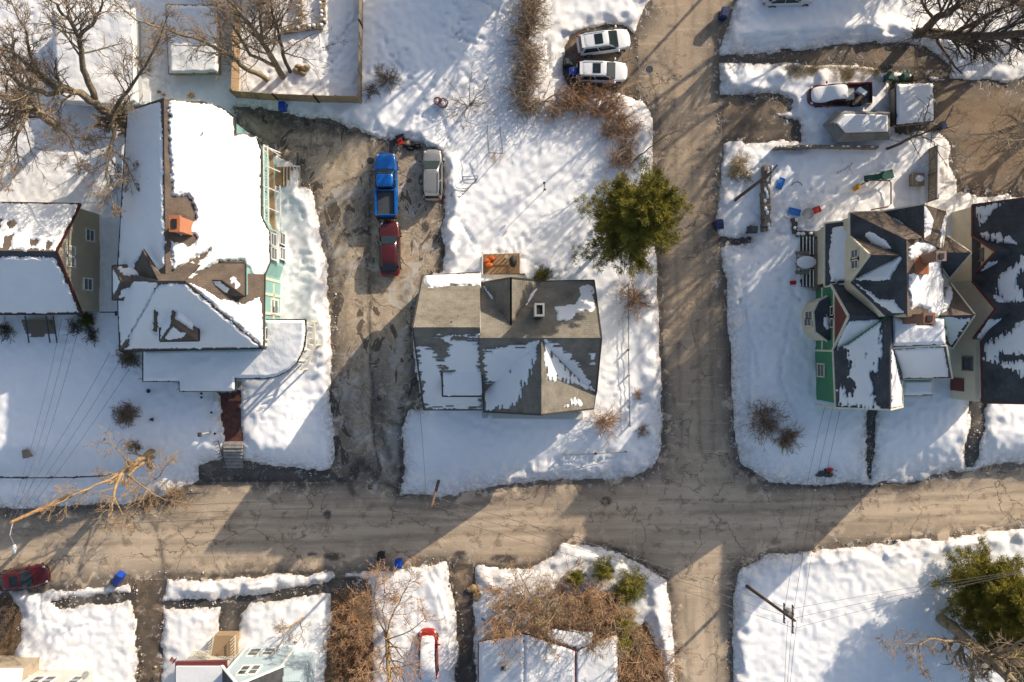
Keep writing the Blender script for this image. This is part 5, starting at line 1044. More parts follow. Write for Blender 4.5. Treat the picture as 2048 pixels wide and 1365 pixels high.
for k, dy in enumerate((0, .5, 1.0)):
    lab = ['highest', 'middle', 'lowest'][k]; dz = Vector((0, 0, -dy))
    wire(f'{lab} cable between the pole below the grey house and the lower right pole', T2 + dz, T3 + dz, .9, .016)
    wire(f'{lab} cable from the street light pole to the pole below the grey house', T1 + dz * .6, T2 + dz, .8)
    wire(f'{lab} cable from the street light pole up to the large old house', T1 + dz * .6, W(260 - k * 14, 712, 7.2), .5)
    wire(f'{lab} cable from the street light pole up to the cream stucco house', T1 + dz * .6, W(148 - k * 6, 640, 5.6), .5)
    wire(f'{lab} cable from the lower right pole up to the green house', T3 + dz, W(1668 - k * 3, 818, 6.6), .5)
    wire(f'{lab} cable from the lower right pole down past the bottom edge', T3 + dz, W(1580 - k * 18, 1700, 10.5), .5)
    wire(f'{lab} cable from the lower right pole past the right edge', T3 + dz, W(2300, 1080 + k * 22, 10.5), .7)
wire('single cable from the pole below the grey house to its corner', T2, W(848, 816, 4.2), .4)
# small lamp post in the left lawn
r = thing('lamp_post', 'short cream lamp post standing on the shaded lawn left of the red walk', 'lamp post', W(422, 865, surf(422, 865) - .1)); a = Vector(W(422, 865, surf(422, 865) - .1)); c = Vector(W(402, 869, 2.1 + surf(422, 865)))
MB().tube([a, c], [.09, .09], 8).out('post', M['silvertarp'], r); b = MB(); b.taper((c.x, c.y, c.z), (.16, .16), (.3, .3), .3); b.taper((c.x, c.y, c.z + .3), (.36, .36), (.05, .05), .15); b.out('lantern', M['darktrim'], r)

# ================================================================ FENCES AND WALLS
def fence(name, label, pts, hgt, m, post=2.4, th=.08, cat='fence', snowcap=False, base=0.0, rail=False):
    r = thing(name, label, cat, W(*pts[0], gzs(*pts[0]))); b = MB(); ps = []
    for (a, c) in zip(pts[:-1], pts[1:]):
        A_ = Vector(W(*a, gzs(*a))); C2 = Vector(W(*c, gzs(*c))); L = (C2 - A_).length; k = max(1, round(L / post))
        if rail:
            for zz in (.4, .75, 1.0): b.beam(A_ + Vector((0, 0, hgt * zz)), C2 + Vector((0, 0, hgt * zz)), .05, .05)
        else:
            nb = int(L / .16); d = (C2 - A_).normalized(); rz = math.atan2(d.y, d.x)
            for i in range(nb): p = A_.lerp(C2, (i + .5) / nb); hh = hgt * (1 + .012 * math.sin(i * 1.7)); b.box((p.x, p.y, p.z + hh / 2), (.145, th * .4, hh), rz)
            for zz in (.2, .85): b.beam(A_ + Vector((0, 0, hgt * zz)) , C2 + Vector((0, 0, hgt * zz)), .05, .09)
        for i in range(k + 1): ps.append(A_.lerp(C2, i / k))
    b.out('rail' if rail else 'fence_boards', M[m], r)
    for p in ps[:100]: MB().box((p.x, p.y, p.z + hgt / 2 + .03), (.12, .12, hgt + .12)).out('post', M[m], r)
    if snowcap:
        s_ = MB()
        for (a, c) in zip(pts[:-1], pts[1:]):
            A_ = Vector(W(*a, gzs(*a))); C2 = Vector(W(*c, gzs(*c))); s_.beam(A_ + Vector((0, 0, hgt + .12)), C2 + Vector((0, 0, hgt + .12)), .16, .10)
        s_.out('snow_cap', M['roofsnow'], r)
    return r
fence('board_fence', 'long tan board fence above the driveway running left to right', [(478,198),(560,204),(640,207),(724,209)], 2.3, 'tanwood')
fence('board_fence', 'tall orange brown board fence beside the flat roofed garage', [(483,22),(483,100),(480,196)], 2.3, 'tanwood')
fence('board_fence', 'thin grey board fence running up from the corner to the top edge', [(727,-60),(727,60),(725,205)], 2.1, 'greywood')
fence('board_fence', 'greenish grey board fence right of the snowy yard', [(1853,302),(1852,405)], 1.9, 'greywood', snowcap=True)
fence('wire_fence', 'low dark rail fence across the far left front lawn', [(-40,952),(60,953),(160,952),(252,948)], 1.0, 'dgrey', rail=True)
fence('wire_fence', 'thin rail fence between the grey house and the side street', [(1254,570),(1254,700),(1257,850)], 1.0, 'steel', rail=True)
fence('wire_fence', 'thin rail fence across the lawn corner below the grey house', [(1128,908),(1190,906),(1250,902)], .8, 'steel', rail=True)
# stacked stone/log fence seen from above
def logwall(label, pts, w, hgt, n, m='greywood', name='log_fence'):
    rnd = random.Random(len(label)); r = thing(name, label, 'fence', W(*pts[0], gzs(*pts[0]))); b = MB(); s_ = MB(); tot = 0
    for (a, c) in zip(pts[:-1], pts[1:]):
        for i in range(n):
            t = (i + .5) / n; x = a[0] + (c[0] - a[0]) * t; y = a[1] + (c[1] - a[1]) * t; g = gzs(x, y); q = W(x, y, g + hgt)
            d = Vector((c[0] - a[0], -(c[1] - a[1]), 0)).normalized(); rz = math.atan2(d.y, d.x) + rnd.uniform(-.12, .12)
            L = math.dist(W(*a, 0), W(*c, 0)) / n
            b.box((q[0] + rnd.uniform(-.05, .05), q[1], g + hgt / 2), (L * .86, w * rnd.uniform(.8, 1.1), hgt * rnd.uniform(.85, 1.1)), rz)
            if rnd.random() < .5: s_.ball((q[0] + rnd.uniform(-.2, .2), q[1], g + hgt * 1.03), (L * .4, w * .35, .1), 7, 4)
    b.out('pickets', M[m], r); s_.out('snow_cap', M['roofsnow'], r, True); return r
logwall('grey slatted fence with snowy pickets left of the toy strewn yard', [(1537,330),(1533,390),(1536,462)], .62, 1.3, 9)
logwall('thin snowy picket fence along the top of the toy strewn yard', [(1552,294),(1640,292),(1760,294)], .22, 1.2, 12)
logwall('stone retaining wall around the raised bed at the top, lower run', [(562,60),(605,54),(645,50)], .5, .9, 4, 'stone', 'retaining_wall')
logwall('stone retaining wall around the raised bed at the top, right run', [(646,-20),(644,10),(646,44)], .45, .9, 4, 'stone', 'retaining_wall')
logwall('stone retaining wall around the raised bed at the top, left run', [(598,-20),(598,44)], .4, .9, 5, 'stone', 'retaining_wall')
logwall('snow dusted log edging beside the wooden steps of the toy strewn yard', [(1588,436),(1592,468),(1640,468)], .5, .6, 4, 'barkd', 'log_edging')
# ================================================================ YARD THINGS
def frame(name, label, cat, segs, m, rad=.03, extra=None):
    r = thing(name, label, cat, W(segs[0][0][0], segs[0][0][1], surf(segs[0][0][0], segs[0][0][1]))); b = MB()
    for a, c in segs: b.tube([W(a[0], a[1], surf(a[0], a[1]) + a[2]), W(c[0], c[1], surf(c[0], c[1]) + c[2])], rad, 6)
    b.out('frame', M[m], r); return r
g = frame('play_frame', 'tall metal play frame with sandy patch in the big snowy lawn', 'play frame', [((974,262,0),(974,262,1.3)),((1000,256,0),(1000,256,1.5)),((974,262,1.3),(978,306,1.3)),((1000,256,1.5),(1005,307,1.3)),((978,306,0),(978,306,1.3)),((1005,307,0),(1005,307,1.3)),((978,306,1.3),(1005,307,1.3)),((974,262,1.2),(976,250,.2))], 'dgrey', .035)
frame('play_frame', 'low metal frame near the silver wagon with dark bars tracing its shadow', 'play frame', [((925,361,.7),(955,358,.7)),((925,354,.7),(955,352,.7)),((925,361,0),(925,354,.7)),((955,358,0),(955,352,.7)),((925,361,0),(900,392,.1)),((955,358,0),(921,394,.1)),((900,392,.1),(921,394,.1)),((912,376,.1),(938,378,.1))], 'dgrey', .03)  # the low sloping bars model the frame's cast shadow as solid tubes
frame('play_frame', 'thin wire hoop frame between the two larger frames', 'play frame', [((951,300,0),(951,300,1.0)),((956,336,0),(956,336,.8)),((951,300,1.0),(956,336,.8))], 'steel', .02)
r = thing('wire_planter', 'rusty round planter half filled with snow on the lawn above the cars', 'planter', W(884, 207, surf(884, 207) - .05)); q = W(884, 207, surf(884, 207))
for k, (dx, dy, rd) in enumerate([(-.35, .05, .30), (.15, -.15, .40)]):
    b = MB(); b.tube([(q[0] + dx + rd * math.cos(t * .5236), q[1] + dy + rd * math.sin(t * .5236), q[2] + .55) for t in range(13)], .07, 6)
    for t in range(6): b.tube([(q[0] + dx + rd * math.cos(t * 1.047), q[1] + dy + rd * math.sin(t * 1.047), q[2] + .5), (q[0] + dx + rd * .5 * math.cos(t * 1.047), q[1] + dy + rd * .5 * math.sin(t * 1.047), q[2])], .05, 5)
    b.out('ring', M['redwood'], r); MB().ball((q[0] + dx, q[1] + dy, q[2] + .35), (rd * .85, rd * .85, .22), 10, 6).out('snow_fill', M['roofsnow'], r, True)
r = thing('bird_feeder', 'black bird feeder pole alone in the snowy lawn left of the pine', 'bird feeder', G(1087, 381)); a = Vector(G(1087, 383)); MB().tube([a, a + Vector((0, 0, 2.1))], .035, 6).out('post', M['black'], r)
b = MB(); c = a + Vector((0, 0, 2.1)); b.tube([c, c + Vector((.02, .18, .2)), c + Vector((-.02, .3, .05))], .03, 5); b.ball(c + Vector((-.02, .34, -.1)), (.11, .11, .16), 8, 5); b.ball(c + Vector((.05, -.22, -.15)), (.10, .10, .13), 8, 5); b.out('feeder', M['black'], r)
r = thing('fire_hydrant', 'red fire hydrant dug out of the bank at the right kerb', 'hydrant', W(1655, 938, gzs(1655, 938))); a = W(1655, 938, gzs(1655, 938))
b = MB(); b.tube([(a[0], a[1], a[2]), (a[0], a[1], a[2] + .6)], .17, 10); b.ball((a[0], a[1], a[2] + .62), (.2, .2, .16), 10, 6); b.out('barrel', M['red'], r, True)
b = MB(); b.tube([(a[0] - .32, a[1], a[2] + .45), (a[0] + .32, a[1], a[2] + .45)], .10, 8); b.tube([(a[0], a[1], a[2] + .45), (a[0], a[1] - .3, a[2] + .45)], .12, 8); b.tube([(a[0], a[1], a[2] + .75), (a[0], a[1], a[2] + .88)], .06, 6); b.out('cap', M['red'], r)
for k, (x, y) in enumerate([(1299,139),(741,322)]):
    q = W(x, y, gzs(x, y) + .012); r = thing('manhole_cover', ['round iron cover in the side street near the white cars','round iron cover in the driveway seam left of the blue pickup','round iron cover in the middle of the street junction'][k], 'manhole cover', q)
    MB().tube([(0,0,-.01),(0,0,.004)], .33, 20).out('cover', M['darktrim'], r, False, True); b = MB(); b.tube([(0,0,-.02),(0,0,.001)], .40, 20).out('ring', M['concrete'], r, False, True)
# toys
def sled(label, px, py, ang, m, L=1.0, Wd=.5):
    r = thing('sled', label, 'sled', G(px, py, .02), math.radians(ang)); b = MB(); b.taper((0, 0, 0), (L * .86, Wd * .8), (L, Wd), .12); b.out('sled_body', M[m], r, False, True)
    rim = MB(); [rim.beam(a, c, .05, .06) for a, c in (((-L/2,-Wd/2,.13),(L/2,-Wd/2,.13)),((-L/2,Wd/2,.13),(L/2,Wd/2,.13)),((-L/2,-Wd/2,.13),(-L/2,Wd/2,.13)),((L/2,-Wd/2,.13),(L/2,Wd/2,.13)))]; rim.out('rim', M[m], r, False, True)
sled('light blue sled on the snow right of the slatted fence', 1560, 368, 68, 'lblue'); sled('light blue sled lying flat beside the glass topped round table', 1588, 424, -14, 'lblue')
sled('red sled right of the round table', 1629, 422, 20, 'red'); sled('small red scoop by the lower slatted stair', 1585, 566, 5, 'red', .5, .3)
r = thing('ball', 'red white and blue toy ball on the snow by the slatted fence', 'ball', G(1571, 434, .2)); MB().ball((0, 0, .1), .22, 12, 8).out('ball_body', M['white'], r, True, True)
b = MB(); b.ball((.05, .05, .14), (.16, .16, .17), 10, 6); b.out('ball_panel', M['lblue'], r, True, True); b = MB(); b.ball((.03, -.09, .12), (.19, .13, .15), 10, 6); b.out('ball_panel', M['red'], r, True, True)
r = thing('round_table', 'small round glass topped table among the toys', 'table', G(1611, 430)); MB().tube([(0,0,.62),(0,0,.66)], .5, 20).out('tabletop', M['silvertarp'], r, False, True); b = MB(); [b.tube([(.3*math.cos(t), .3*math.sin(t), -.1), (.36*math.cos(t), .36*math.sin(t), .62)], .025, 5) for t in (0, 1.57, 3.14, 4.71)]; b.out('legs', M['dgrey'], r, False, True)
r = thing('toy_slide', 'dark green plastic play slide in the toy strewn yard', 'slide', G(1775, 352)); q0 = origin(r)
b = MB(); b.beam(G(1728, 358, .15), G(1768, 352, .7), .5, .08); b.beam(G(1764, 353, .75), G(1786, 347, .95), .75, .10); b.out('chute', M['dgreen'], r)
b = MB(); [b.tube([G(x, y, 0), G(x, y, .95)], .05, 6) for x, y in ((1768,345),(1785,341),(1785,356),(1768,358))]; b.out('legs', M['dgreen'], r)
r = thing('toy_digger', 'yellow toy digger near the foot of the green slide', 'toy', G(1712, 376, .05)); b = MB(); b.box((0,0,.15), (.7,.4,.25), .6); b.box((.1,.05,.38), (.3,.3,.25), .6); b.out('toy_body', M['yellow'], r, False, True); b = MB(); b.beam((.3,.2,.3), (.75,.5,.5), .08, .08); b.box((.8,.55,.4), (.2,.25,.2), .6); b.out('scoop', M['black'], r, False, True)
r = thing('snow_blower', 'red and black snow blower at the top end of the driveway', 'snow blower', G(802, 287)); b = MB(); b.box((0,0,.45), (.45,.5,.35), .3); b.tube([(.05,.1,.5),(.1,.15,.95)], .09, 8); b.out('engine', M['red'], r, False, True)
b = MB(); b.box((-.05,.45,.25), (.75,.35,.45), .3); b.tube([(-.2,-.2,.5),(-.5,-.9,1.0)], .025, 5); b.tube([(.2,-.2,.5),(.05,-1.0,1.0)], .025, 5); b.out('auger_housing', M['black'], r, False, True)
def heap(name, label, px, py, d, m, seed, cat='rock', n=5):
    rnd = random.Random(seed); r = thing(name, label, cat, G(px, py)); b = MB()
    for i in range(n): b.ball((rnd.uniform(-d[0], d[0]) * .6, rnd.uniform(-d[1], d[1]) * .6, rnd.uniform(0, .15)), (d[0] * rnd.uniform(.3, .5), d[1] * rnd.uniform(.3, .5), d[2] * rnd.uniform(.6, 1)), 7, 5)
    b.out('heap', M[m], r, False, True)
heap('black_bags', 'black rubbish bags at the snow edge beside the silver wagon', 826, 295, (1.0,.35,.4), 'black', 3, 'bags', 6)
heap('shrub_pot', 'tuft of brown leaves under the top bare trees', 604, 143, (.75,.6,.6), 'tanwood', 5, 'leaf pile', 7)
heap('leaf_pile', 'orange brown leaf pile at the lower driveway mouth', 950, 1186, (.9,.9,.25), 'barky', 6, 'leaf pile', 9)
heap('yellow_tools', 'yellow and brown garden tools behind the top wall of the old house', 385, 192, (.5,.25,.4), 'yellow', 7, 'tools', 4)
heap('tan_planter', 'tan planter at the top corner of the old house', 322, 188, (.45,.3,.4), 'tanwood', 8, 'planter', 3)
heap('blue_bag', 'blue purple bag on the snow below the brush thicket', 966, 1237, (.35,.3,.25), 'lblue', 9, 'bag', 3)
heap('road_ice_lump', 'dark lumps around the fire hydrant', 1640, 945, (.9,.5,.2), 'dgrey', 10, 'ice lumps', 7)
r = thing('wooden_box', 'grey wooden box planter in the upper right yard', 'planter', G(1829, 362)); b = MB(); b.taper((0,0,-.1), (.95,1.0), (1.05,1.1), .8); b.out('box', M['greywood'], r, False, True); MB().ball((.1,.05,.7), (.4,.3,.12), 9, 5).out('snow_cap', M['roofsnow'], r, True, True)
r = thing('pipe_frame', 'rusty bent pipe frame below the green slide', 'frame', G(1780, 365)); MB().tube([G(1735,361,.4), G(1778,361,.4), G(1782,366,.4), G(1782,408,.4), G(1776,414,.4), G(1742,420,.3)], .06, 7).out('pipe', M['redwood'], r)
r = thing('trampoline_hoop', 'thin dark hoop half buried in the toy strewn yard', 'hoop', G(1590, 372)); MB().tube([G(1583,372,.1), G(1587,366,.35), G(1595,364,.4), G(1602,367,.25), G(1604,371,.05)], .035, 6).out('hoop', M['black'], r)
r = thing('utility_hatch', 'grey square utility box on the far left lawn', 'utility box', G(57, 907)); b = MB(); b.taper((0,0,-.2), (.5,.7), (.46,.66), .6, .15); b.box((0,0,.43), (.55,.75,.06), .15); b.out('box', M['greywood'], r, False, True)
r = thing('garden_light', 'small dark round garden light below the wraparound porch', 'garden light', G(300, 782)); MB().tube([(0,0,-.2),(0,0,.3),(0,0,.32)], [.06,.06,.2], 10).out('light_cap', M['darktrim'], r, False, True)
r = thing('garden_light', 'small dark angled garden light right of the round shrub', 'garden light', G(304, 838)); b = MB(); b.box((0,0,.15), (.3,.08,.3), .5); b.box((.08,-.1,.15), (.2,.08,.3), -.6); b.out('light_cap', M['darktrim'], r, False, True)
for k, (x, y) in enumerate([(405,795),(425,825),(432,867),(477,819),(479,861),(405,787)]):
    b = MB(); q = G(x, y); b.tube([(q[0],q[1],q[2]-.2),(q[0],q[1],q[2]+.25)], .035, 6).tube([(q[0],q[1],q[2]+.25),(q[0],q[1],q[2]+.3)], .10, 8)
    tag(b.out('path_light', M['black']), 'small black path light beside the red walk', 'path light', 'path lights along the red walk')
r = thing('flag', 'small faded red striped flag by the steps of the light blue house', 'flag', G(356, 1314)); b = MB(); b.tube([(0,0,0),(0,0,1.3)], .02, 5); b.out('flag_pole', M['white'], r, False, True)
v = []; [v.extend([(i*.08-.3, .1*math.sin(i), 1.2 + .03*i), (i*.08-.3+.05, .1*math.sin(i)+.28, .9 + .03*i)]) for i in range(9)]; mk('flag_cloth', v, [(2*i,2*i+1,2*i+3,2*i+2) for i in range(8)], M['redtrim'], r, True, True)
r = thing('satellite_dish', 'grey satellite dish on the beige corner house', 'satellite dish', W(172,1352,4.0)); q = W(172,1352,5.4); b = MB(); b.tube([(q[0],q[1],q[2]-.5),q], .03, 6).tube([q,(q[0]-.03,q[1]+.08,q[2]+.1)], [.05,.34], 14); b.out('dish', M['silvertarp'], r)
b = MB(); q = W(480, 772, 1.9)
r = thing('porch_steps', 'small open porch stair gap with white slats under the porch roof', 'steps', W(485, 768, 1.8))
for i in range(4): b.prism([W(x, y, 2)[:2] for x, y in [(474+i*6,764),(479+i*6,764),(479+i*6,778),(474+i*6,778)]], 1.6, 2.5 - i * .2)
b.out('tread', M['silvertarp'], r)
# ================================================================ VEGETATION
def rdir(rng, d, ang):
    d = d.normalized(); a = d.orthogonal().normalized(); b = d.cross(a); t = rng.uniform(0, 6.283)
    return (d * math.cos(ang) + (a * math.cos(t) + b * math.sin(t)) * math.sin(ang)).normalized()
def fast_tubes(name, tubes, n, matl, parent):
    """tubes: list of (points, radii)"""
    V = []; F = []; base = 0; ang = [2 * math.pi * k / n for k in range(n)]
    for pts, rad in tubes:
        m = len(pts); d0 = (pts[-1] - pts[0]);
        if d0.length < 1e-5: continue
        a = d0.normalized().orthogonal().normalized(); b = d0.normalized().cross(a)
        for p, r in zip(pts, rad):
            for t in ang: q = p + (a * math.cos(t) + b * math.sin(t)) * r; V.append((q.x, q.y, q.z))
        for i in range(m - 1):
            for k in range(n): k2 = (k + 1) % n; F.append((base + i*n + k, base + i*n + k2, base + (i+1)*n + k2, base + (i+1)*n + k))
        base += m * n
    return mk(name, V, F, matl, parent, True)
def grow(rng, out, p, d, L, r, depth, kids, curl=.35, up=.05, seg=5, ang=(.5, 1.1), shrink=.62, thick=None):
    n = max(3, seg - (2 if depth == 0 else 0)); pts = [p.copy()]; rad = [r]; st = L / n
    for i in range(n):
        d = (d + Vector((rng.gauss(0, 1), rng.gauss(0, 1), rng.gauss(0, 1))) * curl * .3 + Vector((0, 0, up))).normalized()
        p = p + d * st; pts.append(p.copy()); rad.append(r * (1 - .62 * (i + 1) / n) if depth else r * (1 - .75 * (i + 1) / n))
    (thick if (thick is not None and r > .05) else out).append((pts, rad))
    if depth > 0:
        k = kids[depth - 1] if depth - 1 < len(kids) else kids[-1]
        for i in range(k):
            t = (i + rng.uniform(.3, 1)) / k; t = .22 + .78 * t; j = min(n - 1, int(t * n)); f = t * n - j
            q = pts[j].lerp(pts[j + 1], min(1, max(0, f))); dd = (pts[j + 1] - pts[j]).normalized()
            grow(rng, out, q, rdir(rng, dd, rng.uniform(*ang)), L * shrink * rng.uniform(.6, 1.1) * (1.1 - .45 * t), max(.018, rad[j] * .6), depth - 1, kids, curl, up, seg, ang, shrink, thick)
def limbs(label, base, limbl, seed, barkm='bark', twigm='twig', depth=3, kids=(4, 5, 6), rmul=1.0, name='bare_tree', L0=.42, up=.03, group=None, per=6):
    """limbl: list of (list of (px,py,z above street), r0, r1)"""
    rng = random.Random(seed); g = gzs(*base); r = thing(name, label, 'tree', W(*base, g), group=group); th = []; tw = []
    for pts, r0, r1 in limbl:
        P = [Vector(W(*q)) for q in pts]; Q = []
        for i in range(len(P) - 1):       # subdivide with a little wander
            for k in range(3): Q.append(P[i].lerp(P[i + 1], k / 3) + Vector((rng.gauss(0, 1), rng.gauss(0, 1), 0)) * (.06 if k else 0))
        Q.append(P[-1]); n = len(Q); R = [(r0 + (r1 - r0) * i / (n - 1)) * rmul for i in range(n)]; th.append((Q, R))
        tot = sum((Q[i + 1] - Q[i]).length for i in range(n - 1)); ns = max(3, int(tot * per / 6))
        for i in range(ns):
            t = .25 + .75 * (i + rng.random()) / ns; j = min(n - 2, int(t * (n - 1))); d = (Q[j + 1] - Q[j]).normalized()
            grow(rng, tw, Q[j].lerp(Q[j + 1], rng.random()), rdir(rng, d, rng.uniform(.5, 1.2)), (1.2 + tot * L0 * (1.15 - t)) * rng.uniform(.6, 1.15), max(.025, R[j] * .38), depth - 1, kids, .4, up, 5, thick=th)
        grow(rng, tw, Q[-1], (Q[-1] - Q[-2]).normalized(), tot * L0 * .8, R[-1], depth, kids, .4, up, 5, thick=th)
    fast_tubes('trunk', th, 7, M[barkm], r); fast_tubes('crown', tw, 4, M[twigm], r); return r
def shrub(label, px, py, rpx, hgt, seed, m='twigd', stems=26, name='bare_shrub', group=None, kids=(4, 4), thick=.022, flat=.0, cat='shrub'):
    rng = random.Random(seed); q = G(px, py, -.1); r = thing(name, label, cat, q, group=group); out = []; q = Vector(q); R = rpx / S
    for i in range(stems):
        a = rng.uniform(0, 6.283); e = rng.uniform(.25, 1.25) if flat == 0 else rng.uniform(.1, .6)
        d = Vector((math.cos(a) * math.cos(e), math.sin(a) * math.cos(e), math.sin(e))); L = math.hypot(R * math.cos(e), hgt * math.sin(e)) * rng.uniform(.45, 1)
        grow(rng, out, q + Vector((rng.gauss(0, .10), rng.gauss(0, .10), 0)), d, L, thick * rng.uniform(.8, 1.3), 2 if len(kids) > 1 else 1, kids, .85, .03, 5, (.35, 1.0), .55)
    o = fast_tubes('branches', out, 3, M[m], r); return r
def dup_shrub(src, label, px, py, rz, sc, group=None):
    c = copy_tree(src); c.location = G(px, py, -.1); c.rotation_euler = (0, 0, rz); c.scale = (sc, sc, sc); c['label'] = label
    if group: c['group'] = group
    return c
def needles(rng, V, F, c, d, size, n, w=.022):
    for i in range(int(n * 1.7)):
        e = (d * .9 + Vector((rng.gauss(0, 1), rng.gauss(0, 1), rng.gauss(.25, .8)))).normalized(); L = size * rng.uniform(.6, 1.2); s_ = e.orthogonal().normalized()
        s_ = (s_ * math.cos(rng.uniform(0, 3)) + e.cross(s_) * math.sin(rng.uniform(0, 3))).normalized() * w * L * 3
        p = c + Vector((rng.gauss(0, 1), rng.gauss(0, 1), rng.gauss(0, 1))) * size * .35; b = len(V)
        V += [tuple(p - s_), tuple(p + s_), tuple(p + e * L)]; F.append((b, b + 1, b + 2))
def evergreen(label, px, py, z0, z1, R, seed, m='needle', boughs=60, per=16, nn=11, size=.30, cone=.9, name='pine_tree', shift=(0, 0), flat=.15, cat='tree', lobes=(), spread=.20):
    rng = random.Random(seed); g = gzs(px, py); r = thing(name, label, cat, W(px, py, g)); base = Vector(W(px, py, g)); top = base + Vector((shift[0], shift[1], z1)); th = [([base, base.lerp(top, .5), top], [.22, .15, .03])]; V = []; F = []
    for i in range(boughs):
        t = (i + rng.random()) / boughs; z = z0 + (z1 - z0) * t; q = base.lerp(top, z / z1); a = i * 2.399 + rng.uniform(-.3, .3)
        prof = (1 - t) ** cone * .85 + .15 if cone else 1; L = R * prof * rng.uniform(.5, 1.2)
        for (la, lw, lm) in lobes:
            da = abs((a - la + math.pi) % (2 * math.pi) - math.pi); L *= 1 + (lm - 1) * math.exp(-(da / lw) ** 2)
        d = Vector((math.cos(a), math.sin(a), flat + t * .5)).normalized(); pts = [q]; p = q
        for k in range(5): d = (d + Vector((rng.gauss(0, .12), rng.gauss(0, .12), rng.gauss(.02, .06)))).normalized(); p = p + d * L / 5; pts.append(p)
        th.append((pts, [.06, .05, .04, .03, .02, .012]))
        for k in range(per):
            u = .25 + .75 * (k + rng.random()) / per; j = min(4, int(u * 5)); c = pts[j].lerp(pts[j + 1], u * 5 - j); side = Vector((-d.y, d.x, 0)) * rng.gauss(0, 1) * L * spread * (1.25 - u)
            needles(rng, V, F, c + side + Vector((0, 0, rng.uniform(-.1, .15))), (d + side * .4).normalized(), size * rng.uniform(.7, 1.2), nn)
    fast_tubes('trunk', th, 6, M['bark'], r); mk('crown', V, F, M[m], r); return r

# --- big bare trees, upper left
limbs('huge bare tree spreading over the top left corner from beside the old house', (262,268), [
    ([(262,268,1.5),(245,247,5),(222,232,8)],.42,.34), ([(222,232,8),(190,205,9.5),(160,185,10.5),(120,178,11.5),(88,160,12.5),(45,120,14),(10,100,15)],.32,.10),
    ([(190,200,9.5),(172,150,11),(163,110,12),(158,75,13),(145,50,14),(118,20,15),(100,-10,16)],.24,.07), ([(160,72,13),(185,50,14),(200,22,15),(206,-10,16)],.14,.05),
    ([(222,232,8),(248,190,9.5),(268,165,10.5),(300,115,12),(322,70,13)],.16,.05), ([(222,232,8),(229,270,8.5),(218,310,9),(212,350,9.5),(222,395,10)],.16,.05),
    ([(130,180,11),(95,190,12),(60,178,13),(20,150,14),(-20,140,15)],.20,.07), ([(88,160,12.5),(60,110,13.5),(55,70,14.5),(30,20,15.5)],.12,.05),
    ([(225,300,8.7),(255,330,9.3),(268,365,9.8)],.07,.03)], 3, 'bark', 'twig', 3, (7, 7, 6), 1.15, L0=.26, per=14)
limbs('second bare tree reaching in from the left edge', (120,262), [([(120,262,1.5),(75,225,6),(30,205,9),(-30,180,12)],.36,.2), ([(60,218,7),(45,250,9),(20,300,11),(5,340,12)],.14,.05), ([(75,225,6),(60,200,9),(30,160,12),(8,130,13)],.14,.05), ([(75,225,6),(110,240,8),(140,275,9),(150,310,10)],.12,.04)], 8, 'bark', 'twig', 3, (7, 7, 6), 1.1, L0=.34, per=13)
limbs('bare tree with a long low limb reaching over the garage roof', (545,165), [([(545,165,1.5),(510,145,4),(480,130,6),(455,108,7.5),(425,92,8.5),(400,80,9.5),(350,66,10.5),(300,50,11.5),(262,32,12.5)],.22,.05)], 12, 'bark', 'twig', 3, (5, 6, 5), 1.1, L0=.2, per=10)
limbs('bare tree trunk leaning up between the two others at the top', (570,161), [([(570,161,1.5),(540,110,6),(515,70,9),(488,35,12),(455,0,14)],.24,.08), ([(525,85,8),(520,40,10),(530,0,12)],.12,.05), ([(555,135,4),(500,110,8),(470,60,11),(440,20,13)],.14,.05)], 15, 'bark', 'twig', 3, (6, 6, 6), 1.2, L0=.32, per=11)
limbs('slim dark bare tree at the right of the top trio', (583,152), [([(583,152,1.5),(566,110,5),(556,60,8),(545,20,11),(535,-20,13)],.17,.05), ([(556,60,8),(575,20,10),(590,-10,12)],.07,.03)], 17, 'barkd', 'twig', 3, (7, 7, 6), 1.1, L0=.34, per=13)
limbs('fallen dark branch on the snow below the stone walls', (600,105), [([(615,112,1.6),(600,100,1.9),(585,92,2.2)],.12,.05), ([(603,102,1.9),(640,95,2.2),(670,88,2.4)],.06,.02)], 18, 'barkd', 'twigd', 2, (4, 4), 1, name='fallen_branch', L0=.4)
# --- top right
limbs('massive bare tree limbs sweeping across the top right corner', (1826,62), [([(1830,66,1.8),(1862,66,5),(1905,71,8),(1970,73,11),(2070,66,15)],.40,.22), ([(1850,62,4),(1868,40,8),(1900,22,11),(1935,5,13),(1960,-30,15)],.30,.12), ([(1868,40,8),(1850,15,11),(1838,-15,13)],.13,.05), ([(1905,71,8),(1960,40,11),(2020,10,14),(2070,-20,16)],.16,.08), ([(1970,73,11),(2010,55,12.5),(2060,40,14)],.10,.05), ([(1990,73,11.5),(2030,95,13),(2060,105,14)],.08,.04)], 21, 'barkd', 'twigd', 3, (6, 6, 6), 1.2, L0=.28, per=10)
limbs('dark bare tree stretching over the canopy shed', (1768,300), [([(1768,300,1.8),(1800,288,4),(1832,272,6.5),(1862,262,8.5),(1885,248,10)],.14,.05), ([(1832,272,6.5),(1850,232,8),(1858,205,9)],.05,.03), ([(1840,270,7),(1868,285,8.5),(1880,312,9.5)],.05,.03)], 23, 'barkd', 'twigd', 2, (4, 5), 1, L0=.3, per=8)
limbs('small broken branch lying in the toy strewn yard', (1700,318), [([(1722,310,2.0),(1705,325,2.2),(1688,340,2.3)],.06,.02)], 24, 'barkd', 'twigd', 2, (4, 3), 1, name='fallen_branch', L0=.4)
